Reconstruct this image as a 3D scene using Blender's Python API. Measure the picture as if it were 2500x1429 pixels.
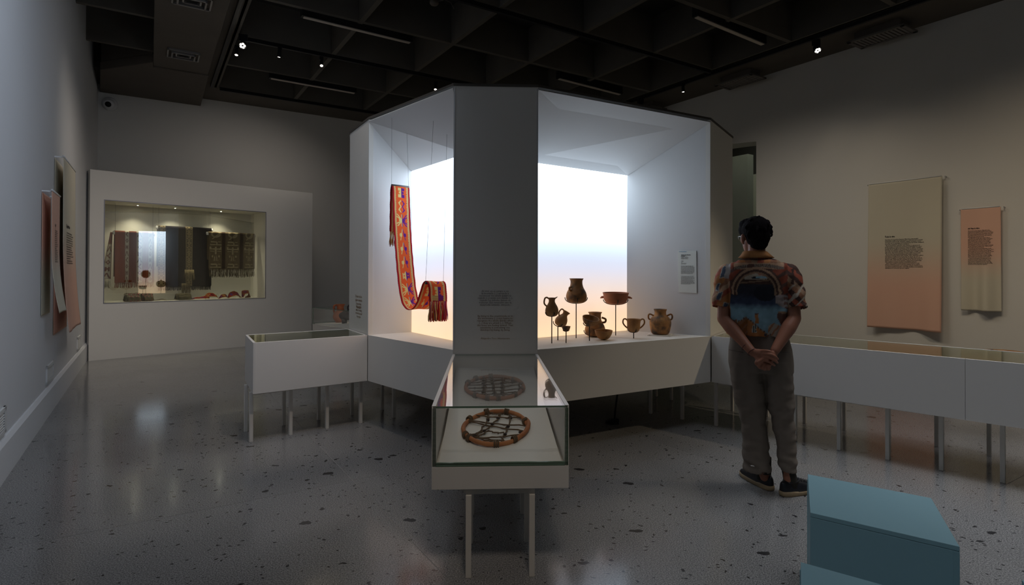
import bpy, bmesh, math, random
import numpy as np
from mathutils import Vector, Matrix, noise
random.seed(7); np.random.seed(7)
S = bpy.context.scene
COL = S.collection
for o in list(bpy.data.objects): bpy.data.objects.remove(o)

# ------------------------------------------------------------------ camera
F_PX, PY, PITCH, ROLL, HC = 1390.0, 650.5, 0.0074, 0.003, 1.4
EYE = np.array([0, 0, HC], float)
_f = np.array([0, math.cos(PITCH), math.sin(PITCH)]); _u0 = np.array([0, -math.sin(PITCH), math.cos(PITCH)])
_r = math.cos(ROLL)*np.array([1., 0, 0]) + math.sin(ROLL)*_u0
_u = -math.sin(ROLL)*np.array([1., 0, 0]) + math.cos(ROLL)*_u0
cam_d = bpy.data.cameras.new('camera'); cam = bpy.data.objects.new('camera', cam_d); COL.objects.link(cam)
cam_d.sensor_width = 36.0; cam_d.lens = 36.0*F_PX/2500; cam_d.shift_y = (PY-714.5)/2500
cam_d.clip_start = .05; cam_d.clip_end = 100
cam.matrix_world = Matrix(((_r[0], _u[0], -_f[0], 0), (_r[1], _u[1], -_f[1], 0), (_r[2], _u[2], -_f[2], HC), (0, 0, 0, 1)))
S.camera = cam
def ray(px, py):
    d = _f + _r*((px-1250)/F_PX) - _u*((py-PY)/F_PX)
    return d
def onz(px, py, z):
    d = ray(px, py); t = (z-HC)/d[2]; return EYE + d*t
def onpl(px, py, n, c):            # plane n.p = c (n horizontal, 2d)
    d = ray(px, py); t = c/(n[0]*d[0]+n[1]*d[1]); return EYE + d*t
def ondep(px, py, Z):
    d = ray(px, py); return EYE + d*(Z/d[1])

# ------------------------------------------------------------------ world, exposure, room light, added fill
S.view_settings.view_transform = 'Standard'; S.view_settings.look = 'None'
S.view_settings.exposure = 0.0; S.view_settings.gamma = 1.0; S.view_settings.use_curve_mapping = False
W = bpy.data.worlds.new('world'); S.world = W; W.use_nodes = True
W.node_tree.nodes['Background'].inputs[0].default_value = (.5, .55, .65, 1)
W.node_tree.nodes['Background'].inputs[1].default_value = 0.02
TH = 0.567
U = np.array([-math.sin(TH), math.cos(TH)]); N = np.array([U[1], -U[0]])     # room axes: U into the room, N to the right wall
def un(u, n, z=0.): p = U*u + N*n; return np.array([p[0], p[1], z])
def aim(o, target):
    d = Vector(target) - o.location; o.rotation_euler = d.to_track_quat('-Z', 'Y').to_euler()
def spot_light(loc, target, power, color, size_deg, blend=.6, radius=.03, parent=None):
    l = bpy.data.lights.new('spot_beam', 'SPOT'); l.energy = power; l.color = color; l.spot_size = math.radians(size_deg); l.spot_blend = blend; l.shadow_soft_size = radius
    o = bpy.data.objects.new('spot_beam', l); COL.objects.link(o); o.location = loc; aim(o, target)
    return o
def area_light(loc, target, power, color, sx, sy):
    l = bpy.data.lights.new('fill_light', 'AREA'); l.shape = 'RECTANGLE'; l.size = sx; l.size_y = sy; l.energy = power; l.color = color  # every area light is added fill without a lamp body
    o = bpy.data.objects.new('fill_light', l); COL.objects.link(o); o.location = loc; aim(o, target)
    return o
COOL = (.72, .83, 1.0); NEUT = (1., .93, .84); WARM = (1., .83, .6)
def fill_down(u, n, power, color, sx, sy, spread=95):  # broad fill added under the ceiling, shining straight down
    o = area_light(un(u, n, 4.80), un(u, n, 0) + np.array([1e-3, 0, 0]), power, color, sx, sy); o.data.spread = math.radians(spread); return o
fill_down(1.0, 4.2, 15, (.90, .94, 1.), 2.0, 2.0, 60)  # added fill for floor, stools and centre deck
fill_down(1.4, 6.6, 8, (.97, .96, 1.0), 2.2, 2.0, 75)
fill_down(4.6, 2.6, 5, (1., .90, .76), 1.6, 1.2, 80)
fill_down(8.8, 6.2, 7, (1., .88, .66), 1.6, 1.0)
def fill_wash(p, q, power, col, sx=1.2, sy=.4, spread=120):
    o = area_light(p, q, power, col, sx, sy); o.data.spread = math.radians(spread); return o
fill_wash(un(3.3, .5, 4.6), un(5.6, -.83, 1.7), 20, COOL, 1.6, .4, 120)      # added fill to brighten the left wall, no fixture there
fill_wash(un(7.6, 1.3, 4.7), un(8.2, -.83, 1.6), 1.2, (1., .93, .86), 2., .4)  # weak second fill added farther along the left wall
fill_wash(un(2.0, 5.6, 4.7), un(1.8, 9.15, .7), 9, WARM, 2.2, .4, 75)        # added soft fill for the right wall, no fixture there
fill_wash(un(5.6, 5.8, 4.7), un(5.0, 9.15, .9), 7, (1., .90, .76), 2.2, .4, 75)  # second soft fill added for the right wall
fill_wash(un(10.6, 2.2, 4.6), un(13.0, 1.4, 1.6), 4.6, (1., .90, .80), 1.2, .3, 110)   # added fill to lift the back wall
fill_wash(un(7.4, .8, 4.7), un(10.4, -.3, .6), 11, (1., .87, .74), 1.0, .4, 75)       # added fill to lift the display wall
spot_light(un(5.2, 8.2, 4.6), un(3.9, 9.15, .6), 9, WARM, 70, 1., .03)
spot_light(un(4.6, 8.2, 4.6), un(3.0, 9.15, .6), 8, WARM, 70, 1., .03)
spot_light(un(9.2, 1.2, 4.6), un(7.0, -.83, 1.0), 8, NEUT, 85, 1., .15)
spot_light(un(-.5, 7.0, 4.6), np.array([1.5, 4.9, .25]), 210, (1., .82, .56), 27, .8, .06)     # from the right: kiosk base
spot_light(un(4.9, 1.0, 4.6), np.array([-1.1, 4.6, .4]), 34, (1., .87, .72), 75, .9, .05)    # from the left: left case and column
spot_light(np.array([-.2, 3.1, 4.6]), np.array([-1.80, 4.72, .5]), 105, (1., .84, .70), 26, .8, .04)  # spot added to brighten the left case front, unseen source
spot_light(np.array([.3, .3, 4.6]), np.array([-.05, 2.85, .75]), 150, (1., .87, .74), 30, 1., .35)   # added front fill onto the centre case, unseen source
spot_light(np.array([-.3, -.6, 4.6]), np.array([1.45, 2.2, .3]), 115, (.93, .96, 1.), 30, .9, .05)  # front fill added for the stools, unseen source
spot_light(un(9.3, 3.6, 4.6), np.array([-2.4, 8.6, .5]), 120, (1., .88, .70), 30, .8, .03)  # spot added to brighten the glass case at the back left
spot_light(un(9.2, 2.3, 4.6), np.array([-1.9, 6.0, 0.]), 40, (1., .86, .58), 60, .6, .02)
spot_light(un(7.1, 8.2, 4.6), np.array([2.5, 6.0, 0.]), 45, (1., .84, .56), 60, .6, .03)
PANEL_GAIN = 3.4

# ------------------------------------------------------------------ mesh builder
ORI = {}
class MB:
    def __init__(s): s.v = []; s.f = []; s.c = []; s.m = []; s.sm = []; s.n = 0
    def add(s, v, f, col=None, mat=0, smooth=False):
        v = np.asarray(v, float).reshape(-1, 3); b = s.n
        s.v.append(v); s.n += len(v)
        s.f.extend([tuple(int(i)+b for i in q) for q in f]); s.m.extend([mat]*len(f)); s.sm.extend([smooth]*len(f))
        if col is None: col = np.ones((len(v), 3))
        s.c.append(np.broadcast_to(np.asarray(col, float), (len(v), 3)))
        return s
    def box(s, c, size, rot=0., mat=0):
        sx, sy, sz = [q/2 for q in size]
        v = np.array([(x, y, z) for x in (-sx, sx) for y in (-sy, sy) for z in (-sz, sz)], float)
        if rot is not None and not np.isscalar(rot): v = v @ np.asarray(rot).T
        elif rot: cr, sr = math.cos(rot), math.sin(rot); v = v @ np.array([[cr, sr, 0], [-sr, cr, 0], [0, 0, 1]])
        return s.add(v+np.asarray(c, float), [(0, 1, 3, 2), (4, 6, 7, 5), (0, 4, 5, 1), (2, 3, 7, 6), (0, 2, 6, 4), (1, 5, 7, 3)], mat=mat)
    def prism(s, poly, z0, z1, mat=0, smat=None):
        k = len(poly); a = sum(poly[i][0]*poly[(i+1) % k][1]-poly[(i+1) % k][0]*poly[i][1] for i in range(k))
        if a < 0: poly = poly[::-1]
        z0 = [z0]*k if np.isscalar(z0) else (z0 if a >= 0 else z0[::-1]); z1 = [z1]*k if np.isscalar(z1) else (z1 if a >= 0 else z1[::-1])
        v = [(p[0], p[1], z0[i]) for i, p in enumerate(poly)] + [(p[0], p[1], z1[i]) for i, p in enumerate(poly)]
        s.add(v, [tuple(range(k-1, -1, -1)), tuple(range(k, 2*k))], mat=mat)
        b = s.n-2*k
        for i in range(k):
            j = (i+1) % k; s.f.append((b+i, b+j, b+k+j, b+k+i)); s.m.append(mat if smat is None else smat); s.sm.append(False)
        return s
    def seg(s, p, q, z0, z1, t, side=1, mat=0):       # upright panel from p to q, thickness t on the left (1) or right (-1) of p->q
        p = np.array(p[:2], float); q = np.array(q[:2], float); d = (q-p)/np.linalg.norm(q-p); n = np.array([-d[1], d[0]])*side*t
        return s.prism([tuple(p), tuple(q), tuple(q+n), tuple(p+n)], z0, z1, mat)
    def slab(s, pts, t, mat=0):                        # 4 points in 3d + thickness along the normal
        P = np.array(pts, float); n = np.cross(P[1]-P[0], P[3]-P[0]); n = n/np.linalg.norm(n)*t
        return s.add(np.vstack([P, P+n]), [(3, 2, 1, 0), (4, 5, 6, 7), (0, 1, 5, 4), (1, 2, 6, 5), (2, 3, 7, 6), (3, 0, 4, 7)], mat=mat)
    def tube(s, path, r, n=8, caps=True, col=None, mat=0, flat=1.0, closed=False):
        P = np.array(path, float); k = len(P); rr = np.full(k, r, float) if np.isscalar(r) else np.array(r, float)
        T = np.gradient(P, axis=0)
        if closed: T = np.roll(P, -1, 0)-np.roll(P, 1, 0)
        T /= np.linalg.norm(T, axis=1)[:, None]+1e-12
        up = np.array([0, 0, 1.]) if abs(T[0][2]) < .9 else np.array([1., 0, 0]); A = np.zeros_like(P); B = np.zeros_like(P)
        a = np.cross(T[0], up); a /= np.linalg.norm(a)
        for i in range(k):
            a = a - T[i]*a.dot(T[i]); a /= np.linalg.norm(a)+1e-12; A[i] = a; B[i] = np.cross(T[i], a)
        th = np.arange(n)*2*math.pi/n
        v = (P[:, None]+rr[:, None, None]*(np.cos(th)[None, :, None]*A[:, None]+flat*np.sin(th)[None, :, None]*B[:, None])).reshape(-1, 3)
        f = [(i*n+j, i*n+(j+1) % n, (i+1)*n+(j+1) % n, (i+1)*n+j) for i in range(k-1) for j in range(n)]
        if closed: f += [((k-1)*n+j, (k-1)*n+(j+1) % n, (j+1) % n, j) for j in range(n)]
        elif caps: f += [tuple(range(n-1, -1, -1)), tuple((k-1)*n+j for j in range(n))]
        return s.add(v, f, col, mat, True)
    def lathe(s, prof, c, n=32, M=None, col=None, mat=0, sq=None):
        th = np.arange(n)*2*math.pi/n; k = len(prof)
        v = np.array([(r*math.cos(t), r*math.sin(t), z) for r, z in prof for t in th], float)
        if sq is not None: v[:, 1] *= sq
        if M is not None: v = v @ np.asarray(M).T
        f = [(i*n+j, i*n+(j+1) % n, (i+1)*n+(j+1) % n, (i+1)*n+j) for i in range(k-1) for j in range(n)]
        if prof[0][0] > 1e-5: f.append(tuple(range(n-1, -1, -1)))
        if prof[-1][0] > 1e-5: f.append(tuple((k-1)*n+j for j in range(n)))
        return s.add(v+np.asarray(c, float), f, col, mat, True)
    def ball(s, c, r, n=16, m=10, M=None, col=None):
        r = np.array([r]*3 if np.isscalar(r) else r, float); v = []; f = []
        for i in range(m+1):
            ph = math.pi*i/m-math.pi/2
            for j in range(n): th = 2*math.pi*j/n; v.append((math.cos(ph)*math.cos(th), math.cos(ph)*math.sin(th), math.sin(ph)))
        v = np.array(v)*r
        if M is not None: v = v @ np.asarray(M).T
        f = [(i*n+j, i*n+(j+1) % n, (i+1)*n+(j+1) % n, (i+1)*n+j) for i in range(m) for j in range(n)]
        return s.add(v+np.asarray(c, float), f, col, 0, True)
    def grid(s, P, C=None, smooth=True, mat=0):        # P: (a,b,3)
        a, b = P.shape[:2]
        idx = np.arange(a*b).reshape(a, b)
        f = np.stack([idx[:-1, :-1], idx[1:, :-1], idx[1:, 1:], idx[:-1, 1:]], -1).reshape(-1, 4)
        return s.add(P.reshape(-1, 3), f.tolist(), None if C is None else C.reshape(-1, 3), mat, smooth)
    def build(s, name, mats, parent=None, bevel=0, solid=0, origin=None):
        V = np.vstack(s.v) if s.v else np.zeros((0, 3))
        if parent is not None: org = ORI[parent.name]
        elif origin is not None: org = np.array(origin, float)
        else: org = np.array([(V[:, 0].min()+V[:, 0].max())/2, (V[:, 1].min()+V[:, 1].max())/2, V[:, 2].min()])
        me = bpy.data.meshes.new(name); me.from_pydata((V-org).tolist(), [], s.f); me.update()
        C = np.vstack(s.c)
        if C.min() < .999:
            ca = me.color_attributes.new('Col', 'FLOAT_COLOR', 'POINT'); ca.data.foreach_set('color', np.hstack([C, np.ones((len(C), 1))]).ravel())
        me.polygons.foreach_set('use_smooth', s.sm)
        if not isinstance(mats, (list, tuple)): mats = [mats]
        for m in mats: me.materials.append(m)
        if max(s.m, default=0): me.polygons.foreach_set('material_index', s.m)
        o = bpy.data.objects.new(name, me); COL.objects.link(o)
        if parent is not None: o.parent = parent
        else: o.location = org
        ORI[o.name] = org
        if bevel:
            b = o.modifiers.new('b', 'BEVEL'); b.width = bevel; b.segments = 2; b.limit_method = 'ANGLE'
        if solid:
            b = o.modifiers.new('s', 'SOLIDIFY'); b.thickness = solid; b.offset = 0
        return o
def tag(o, label=None, cat=None, group=None, kind=None):
    if label: o['label'] = label
    if cat: o['category'] = cat
    if group: o['group'] = group
    if kind: o['kind'] = kind
    return o
def thing(name, label, cat, loc, group=None):
    o = bpy.data.objects.new(name, None); COL.objects.link(o); o.location = loc; o.empty_display_size = .1
    ORI[o.name] = np.array(loc, float); return tag(o, label, cat, group)
def structure(o): o['kind'] = 'structure'; return o

# ------------------------------------------------------------------ materials
def newmat(name):
    m = bpy.data.materials.new(name); m.use_nodes = True; return m, m.node_tree.nodes, m.node_tree.links, m.node_tree.nodes['Principled BSDF']
def paint(name, col, rough=.6, var=.04, scale=3., bump=0., bscale=80., spec=.3, metallic=0.):
    m, nd, lk, b = newmat(name); b.inputs['Roughness'].default_value = rough; b.inputs['Specular IOR Level'].default_value = spec; b.inputs['Metallic'].default_value = metallic
    tc = nd.new('ShaderNodeTexCoord'); nz = nd.new('ShaderNodeTexNoise'); nz.inputs['Scale'].default_value = scale; nz.inputs['Detail'].default_value = 4
    lk.new(tc.outputs['Object'], nz.inputs['Vector'])
    mx = nd.new('ShaderNodeMix'); mx.data_type = 'RGBA'; mx.inputs['A'].default_value = (*[c*(1-var) for c in col], 1); mx.inputs['B'].default_value = (*[min(1, c*(1+var)) for c in col], 1)
    lk.new(nz.outputs['Fac'], mx.inputs['Factor']); lk.new(mx.outputs['Result'], b.inputs['Base Color'])
    if bump:
        n2 = nd.new('ShaderNodeTexNoise'); n2.inputs['Scale'].default_value = bscale; n2.inputs['Detail'].default_value = 3; lk.new(tc.outputs['Object'], n2.inputs['Vector'])
        bp = nd.new('ShaderNodeBump'); bp.inputs['Strength'].default_value = bump; bp.inputs['Distance'].default_value = .01; lk.new(n2.outputs['Fac'], bp.inputs['Height']); lk.new(bp.outputs['Normal'], b.inputs['Normal'])
    return m
def colmat(name, rough=.85, bump=.3, bscale=300., spec=.15, sheen=0., fine=.12):
    m, nd, lk, b = newmat(name); b.inputs['Roughness'].default_value = rough; b.inputs['Specular IOR Level'].default_value = spec
    at = nd.new('ShaderNodeAttribute'); at.attribute_name = 'Col'; tc = nd.new('ShaderNodeTexCoord')
    nz = nd.new('ShaderNodeTexNoise'); nz.inputs['Scale'].default_value = bscale; nz.inputs['Detail'].default_value = 2; lk.new(tc.outputs['Object'], nz.inputs['Vector'])
    mr = nd.new('ShaderNodeMapRange'); mr.inputs['To Min'].default_value = 1-fine; mr.inputs['To Max'].default_value = 1+fine; lk.new(nz.outputs['Fac'], mr.inputs['Value'])
    vm = nd.new('ShaderNodeVectorMath'); vm.operation = 'SCALE'; lk.new(at.outputs['Color'], vm.inputs[0]); lk.new(mr.outputs['Result'], vm.inputs['Scale']); lk.new(vm.outputs['Vector'], b.inputs['Base Color'])
    if bump:
        bp = nd.new('ShaderNodeBump'); bp.inputs['Strength'].default_value = bump; bp.inputs['Distance'].default_value = .003; lk.new(nz.outputs['Fac'], bp.inputs['Height']); lk.new(bp.outputs['Normal'], b.inputs['Normal'])
    return m
def glassmat(name, f0=.05, tint=(.985, .993, .987)):
    m, nd, lk, b = newmat(name); nd.remove(b); out = nd['Material Output']
    g = nd.new('ShaderNodeNewGeometry'); d = nd.new('ShaderNodeVectorMath'); d.operation = 'DOT_PRODUCT'; lk.new(g.outputs['Incoming'], d.inputs[0]); lk.new(g.outputs['Normal'], d.inputs[1])
    def mth(op, a, bb=None):
        q = nd.new('ShaderNodeMath'); q.operation = op; q.use_clamp = False
        for i, x in enumerate((a, bb)):
            if x is None: continue
            if isinstance(x, (int, float)): q.inputs[i].default_value = x
            else: lk.new(x, q.inputs[i])
        return q.outputs[0]
    c = mth('ABSOLUTE', d.outputs['Value']); p = mth('POWER', mth('SUBTRACT', 1., c), 5.); F = mth('ADD', mth('MULTIPLY', p, 1-f0), f0)
    gl = nd.new('ShaderNodeBsdfGlossy'); gl.inputs['Roughness'].default_value = 0.0; gl.inputs['Color'].default_value = (1, 1, 1, 1)
    tr = nd.new('ShaderNodeBsdfTransparent'); tr.inputs['Color'].default_value = (*tint, 1)
    mx = nd.new('ShaderNodeMixShader'); lk.new(F, mx.inputs['Fac']); lk.new(tr.outputs[0], mx.inputs[1]); lk.new(gl.outputs[0], mx.inputs[2]); lk.new(mx.outputs[0], out.inputs['Surface'])
    return m
def emit(name, col, strength):
    m, nd, lk, b = newmat(name); b.inputs['Base Color'].default_value = (*[.8*c for c in col], 1); b.inputs['Emission Color'].default_value = (*col, 1); b.inputs['Emission Strength'].default_value = strength; return m
WALL = paint('wall_paint', (.72, .70, .66), .75, .025, 1.2, .05, 40)
WALLL = paint('wall_paint_left', (.70, .705, .72), .75, .025, 1.2, .05, 40)
KIOSK = paint('kiosk_paint', (.72, .69, .64), .6, .02, 2., .03, 60)
KDARK = paint('kiosk_edge', (.08, .07, .06), .7)
KIN = paint('niche_dimmed_paint', (.64, .63, .62), .65, .02, 2., .03, 60)  # kiosk paint greyed to offset lightbox overexposure, light put into the colour
CASE = paint('case_lacquer', (.72, .69, .65), .45, .02, 2.)
DECK = paint('deck_board', (.78, .77, .74), .6, .02, 3.)
LEG = paint('leg_enamel', (.72, .68, .62), .4, .03)
BLACK = paint('black_metal', (.012, .012, .013), .45, .1)
CEIL = paint('ceiling_black', (.05, .047, .044), .85, .15, 2.)
BEAM = paint('beam_black', (.13, .118, .10), .8, .2, 2.)
SOFF = paint('soffit_brown', (.13, .114, .096), .8, .15, 1.5)
DUCT = paint('duct_brown', (.125, .108, .09), .75, .15, 2., .2, 6)
CHROME = paint('steel', (.55, .55, .55), .3, .05, metallic=1.)
IRON = paint('mount_metal', (.022, .021, .02), .5, .1)
GLASS = glassmat('case_glass', .05); NGLASS = glassmat('niche_glass', .14, (.95, .97, .95))
TGLASS = glassmat('tinted_case_glass', .05, (.66, .68, .56))
GEDGE = paint('glass_edge_green', (.15, .23, .17), .2, .1, spec=.6)
BLUE = paint('stool_blue', (.24, .41, .47), .5, .02, 2.)
INK = paint('black_ink', (.02, .02, .022), .8); INKB = paint('brown_ink', (.16, .10, .07), .8); INKG = paint('grey_ink', (.13, .12, .12), .8)
WHITE = paint('white_plastic', (.75, .75, .75), .4)
GRILLE = paint('vent_white', (.68, .68, .67), .5); VDARK = paint('vent_shade_black', (.015, .015, .015), .9)  # near black stands for the shade inside vents and diffusers
DIFFUSER = paint('lamp_diffuser', (.62, .55, .47), .6)
def lightbox_mat():
    m, nd, lk, b = newmat('lightbox_fabric'); b.inputs['Base Color'].default_value = (.55, .55, .55, 1); b.inputs['Roughness'].default_value = .9
    g = nd.new('ShaderNodeNewGeometry'); sp = nd.new('ShaderNodeSeparateXYZ'); lk.new(g.outputs['Position'], sp.inputs[0])
    mr = nd.new('ShaderNodeMapRange'); mr.inputs['From Min'].default_value = .816; mr.inputs['From Max'].default_value = 2.34; lk.new(sp.outputs['Z'], mr.inputs['Value'])
    cr = nd.new('ShaderNodeValToRGB'); e = cr.color_ramp.elements
    e[0].position = 0; e[0].color = (1.0, .68, .40, 1); e[1].position = 1; e[1].color = (.76, .92, 1.1, 1)
    for p, c in ((.12, (.95, .66, .44, 1)), (.28, (.86, .72, .66, 1)), (.40, (.74, .76, .90, 1)), (.52, (.68, .82, 1., 1)), (.8, (.74, .90, 1.08, 1))):
        q = e.new(p); q.color = c
    lk.new(mr.outputs['Result'], cr.inputs['Fac']); lk.new(cr.outputs['Color'], b.inputs['Emission Color'])
    ms = nd.new('ShaderNodeMapRange'); ms.interpolation_type = 'SMOOTHSTEP'; ms.inputs['From Min'].default_value = .42; ms.inputs['From Max'].default_value = .95; ms.inputs['To Min'].default_value = .98; ms.inputs['To Max'].default_value = PANEL_GAIN
    lk.new(mr.outputs['Result'], ms.inputs['Value']); lk.new(ms.outputs['Result'], b.inputs['Emission Strength'])
    return m
LBOX = lightbox_mat()
def terrazzo():
    m, nd, lk, b = newmat('terrazzo'); tc = nd.new('ShaderNodeNewGeometry')
    def N_(t, **k):
        q = nd.new(t)
        for a, v in k.items(): q.inputs[a].default_value = v
        return q
    P = tc.outputs['Position']
    n1 = N_('ShaderNodeTexNoise', Scale=160., Detail=2.); lk.new(P, n1.inputs['Vector'])
    n2 = N_('ShaderNodeTexNoise', Scale=1.3, Detail=3.); lk.new(P, n2.inputs['Vector'])
    cr = nd.new('ShaderNodeValToRGB'); cr.color_ramp.elements[0].position = .32; cr.color_ramp.elements[0].color = (.085, .085, .088, 1); cr.color_ramp.elements[1].position = .72; cr.color_ramp.elements[1].color = (.40, .39, .38, 1)
    lk.new(n1.outputs['Fac'], cr.inputs['Fac'])
    m2 = nd.new('ShaderNodeMapRange'); m2.inputs['To Min'].default_value = .75; m2.inputs['To Max'].default_value = 1.2; lk.new(n2.outputs['Fac'], m2.inputs['Value'])
    oi = nd.new('ShaderNodeObjectInfo'); m3 = nd.new('ShaderNodeMapRange'); m3.inputs['To Min'].default_value = .96; m3.inputs['To Max'].default_value = 1.04; lk.new(oi.outputs['Random'], m3.inputs['Value'])
    mu = nd.new('ShaderNodeMath'); mu.operation = 'MULTIPLY'; lk.new(m2.outputs['Result'], mu.inputs[0]); lk.new(m3.outputs['Result'], mu.inputs[1])
    sc = nd.new('ShaderNodeVectorMath'); sc.operation = 'SCALE'; lk.new(cr.outputs['Color'], sc.inputs[0]); lk.new(mu.outputs[0], sc.inputs['Scale'])
    last = sc.outputs['Vector']
    # dark stones of two sizes: voronoi cells, random radius per cell, edges wobbled
    wob = N_('ShaderNodeTexNoise', Scale=22., Detail=2.); lk.new(P, wob.inputs['Vector'])
    wv = nd.new('ShaderNodeVectorMath'); wv.operation = 'SCALE'; wv.inputs['Scale'].default_value = .05; lk.new(wob.outputs['Color'], wv.inputs[0])
    pv = nd.new('ShaderNodeVectorMath'); pv.operation = 'ADD'; lk.new(P, pv.inputs[0]); lk.new(wv.outputs['Vector'], pv.inputs[1])
    for scale, rmax, thr, stretch, rotz in ((4.2, .17, .55, (1., 1.7, 0), .5), (9., .17, .5, (1.5, 1., 0), -.3), (30., .30, .62, (1., 1.2, 0), .2)):
        mp = nd.new('ShaderNodeMapping'); mp.inputs['Scale'].default_value = stretch; mp.inputs['Rotation'].default_value = (0, 0, rotz); lk.new(pv.outputs['Vector'], mp.inputs['Vector'])
        vo = N_('ShaderNodeTexVoronoi', Scale=scale); lk.new(mp.outputs['Vector'], vo.inputs['Vector'])
        sx = nd.new('ShaderNodeSeparateXYZ'); lk.new(vo.outputs['Color'], sx.inputs[0])
        r = nd.new('ShaderNodeMapRange'); r.inputs['From Min'].default_value = thr; r.inputs['From Max'].default_value = 1; r.inputs['To Min'].default_value = 0; r.inputs['To Max'].default_value = rmax; lk.new(sx.outputs['X'], r.inputs['Value'])
        lt = nd.new('ShaderNodeMath'); lt.operation = 'LESS_THAN'; lk.new(vo.outputs['Distance'], lt.inputs[0]); lk.new(r.outputs['Result'], lt.inputs[1])
        mx = nd.new('ShaderNodeMix'); mx.data_type = 'RGBA'; mx.inputs['B'].default_value = (.035, .034, .036, 1); lk.new(lt.outputs[0], mx.inputs['Factor']); lk.new(last, mx.inputs['A']); last = mx.outputs['Result']
    lk.new(last, b.inputs['Base Color'])
    n3 = N_('ShaderNodeTexNoise', Scale=6., Detail=4.); lk.new(P, n3.inputs['Vector'])
    rr = nd.new('ShaderNodeMapRange'); rr.inputs['To Min'].default_value = .09; rr.inputs['To Max'].default_value = .18; lk.new(n3.outputs['Fac'], rr.inputs['Value']); lk.new(rr.outputs['Result'], b.inputs['Roughness'])
    b.inputs['Specular IOR Level'].default_value = .5
    return m
TERR = terrazzo()
GROUT = paint('slab_joint', (.24, .23, .215), .5)
def clay_mat(name, c1, c2, dark, amt=.5, seed=0.):
    m, nd, lk, b = newmat(name); b.inputs['Roughness'].default_value = .62; b.inputs['Specular IOR Level'].default_value = .3
    tc = nd.new('ShaderNodeTexCoord'); mp = nd.new('ShaderNodeMapping'); mp.inputs['Location'].default_value = (seed, seed*.7, seed*1.3); lk.new(tc.outputs['Object'], mp.inputs['Vector'])
    n1 = nd.new('ShaderNodeTexNoise'); n1.inputs['Scale'].default_value = 9; n1.inputs['Detail'].default_value = 5; lk.new(mp.outputs['Vector'], n1.inputs['Vector'])
    n2 = nd.new('ShaderNodeTexNoise'); n2.inputs['Scale'].default_value = 11; n2.inputs['Detail'].default_value = 4; lk.new(mp.outputs['Vector'], n2.inputs['Vector'])
    n3 = nd.new('ShaderNodeTexNoise'); n3.inputs['Scale'].default_value = 120; n3.inputs['Detail'].default_value = 2; lk.new(mp.outputs['Vector'], n3.inputs['Vector'])
    mx = nd.new('ShaderNodeMix'); mx.data_type = 'RGBA'; mx.inputs['A'].default_value = (*c1, 1); mx.inputs['B'].default_value = (*c2, 1)
    r1 = nd.new('ShaderNodeMapRange'); r1.inputs['From Min'].default_value = .35; r1.inputs['From Max'].default_value = .65; lk.new(n1.outputs['Fac'], r1.inputs['Value']); lk.new(r1.outputs['Result'], mx.inputs['Factor'])
    r2 = nd.new('ShaderNodeMapRange'); r2.inputs['From Min'].default_value = .75-amt*.3; r2.inputs['From Max'].default_value = .85-amt*.2; lk.new(n2.outputs['Fac'], r2.inputs['Value'])
    m2 = nd.new('ShaderNodeMix'); m2.data_type = 'RGBA'; m2.inputs['B'].default_value = (*dark, 1); lk.new(mx.outputs['Result'], m2.inputs['A']); lk.new(r2.outputs['Result'], m2.inputs['Factor'])
    lk.new(m2.outputs['Result'], b.inputs['Base Color'])
    bp = nd.new('ShaderNodeBump'); bp.inputs['Strength'].default_value = .3; bp.inputs['Distance'].default_value = .004; lk.new(n3.outputs['Fac'], bp.inputs['Height']); lk.new(bp.outputs['Normal'], b.inputs['Normal'])
    return m
CLAY = [clay_mat('terracotta_%s' % w, (.31, .140, .050), (.42, .22, .080), (.05, .04, .032), a, sd) for w, a, sd in (('plain', .5, 0), ('smoked', .95, 3), ('speckled', .75, 7.3))]
CLAYR = clay_mat('red_slip_clay', (.34, .115, .06), (.40, .15, .07), (.08, .06, .05), .5, 5.)

def text(name, body, p, xdir, up, size, mat, parent, align='LEFT', line=1.0, shear=0., fitw=None, bold=0.):
    cu = bpy.data.curves.new(name, 'FONT'); cu.body = body; cu.size = size; cu.align_x = align; cu.space_line = line; cu.resolution_u = 1; cu.shear = shear; cu.extrude = .0003; cu.offset = bold
    t = bpy.data.objects.new('tmp', cu); COL.objects.link(t); dg = bpy.context.evaluated_depsgraph_get()
    me = bpy.data.meshes.new_from_object(t.evaluated_get(dg)); bpy.data.objects.remove(t)
    v = np.zeros(len(me.vertices)*3); me.vertices.foreach_get('co', v); v = v.reshape(-1, 3)
    if fitw: v[:, :2] *= fitw/(v[:, 0].max()-v[:, 0].min())
    x = np.array(xdir, float); x /= np.linalg.norm(x); y = np.array(up, float); y /= np.linalg.norm(y); z = np.cross(x, y)
    wv = np.asarray(p, float)+v[:, :1]*x+v[:, 1:2]*y+v[:, 2:]*z
    org = ORI[parent.name]; me.vertices.foreach_set('co', (wv-org).ravel()); me.materials.clear(); me.materials.append(mat); me.name = name
    o = bpy.data.objects.new(name, me); COL.objects.link(o); o.parent = parent; ORI[o.name] = org
    return o

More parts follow.
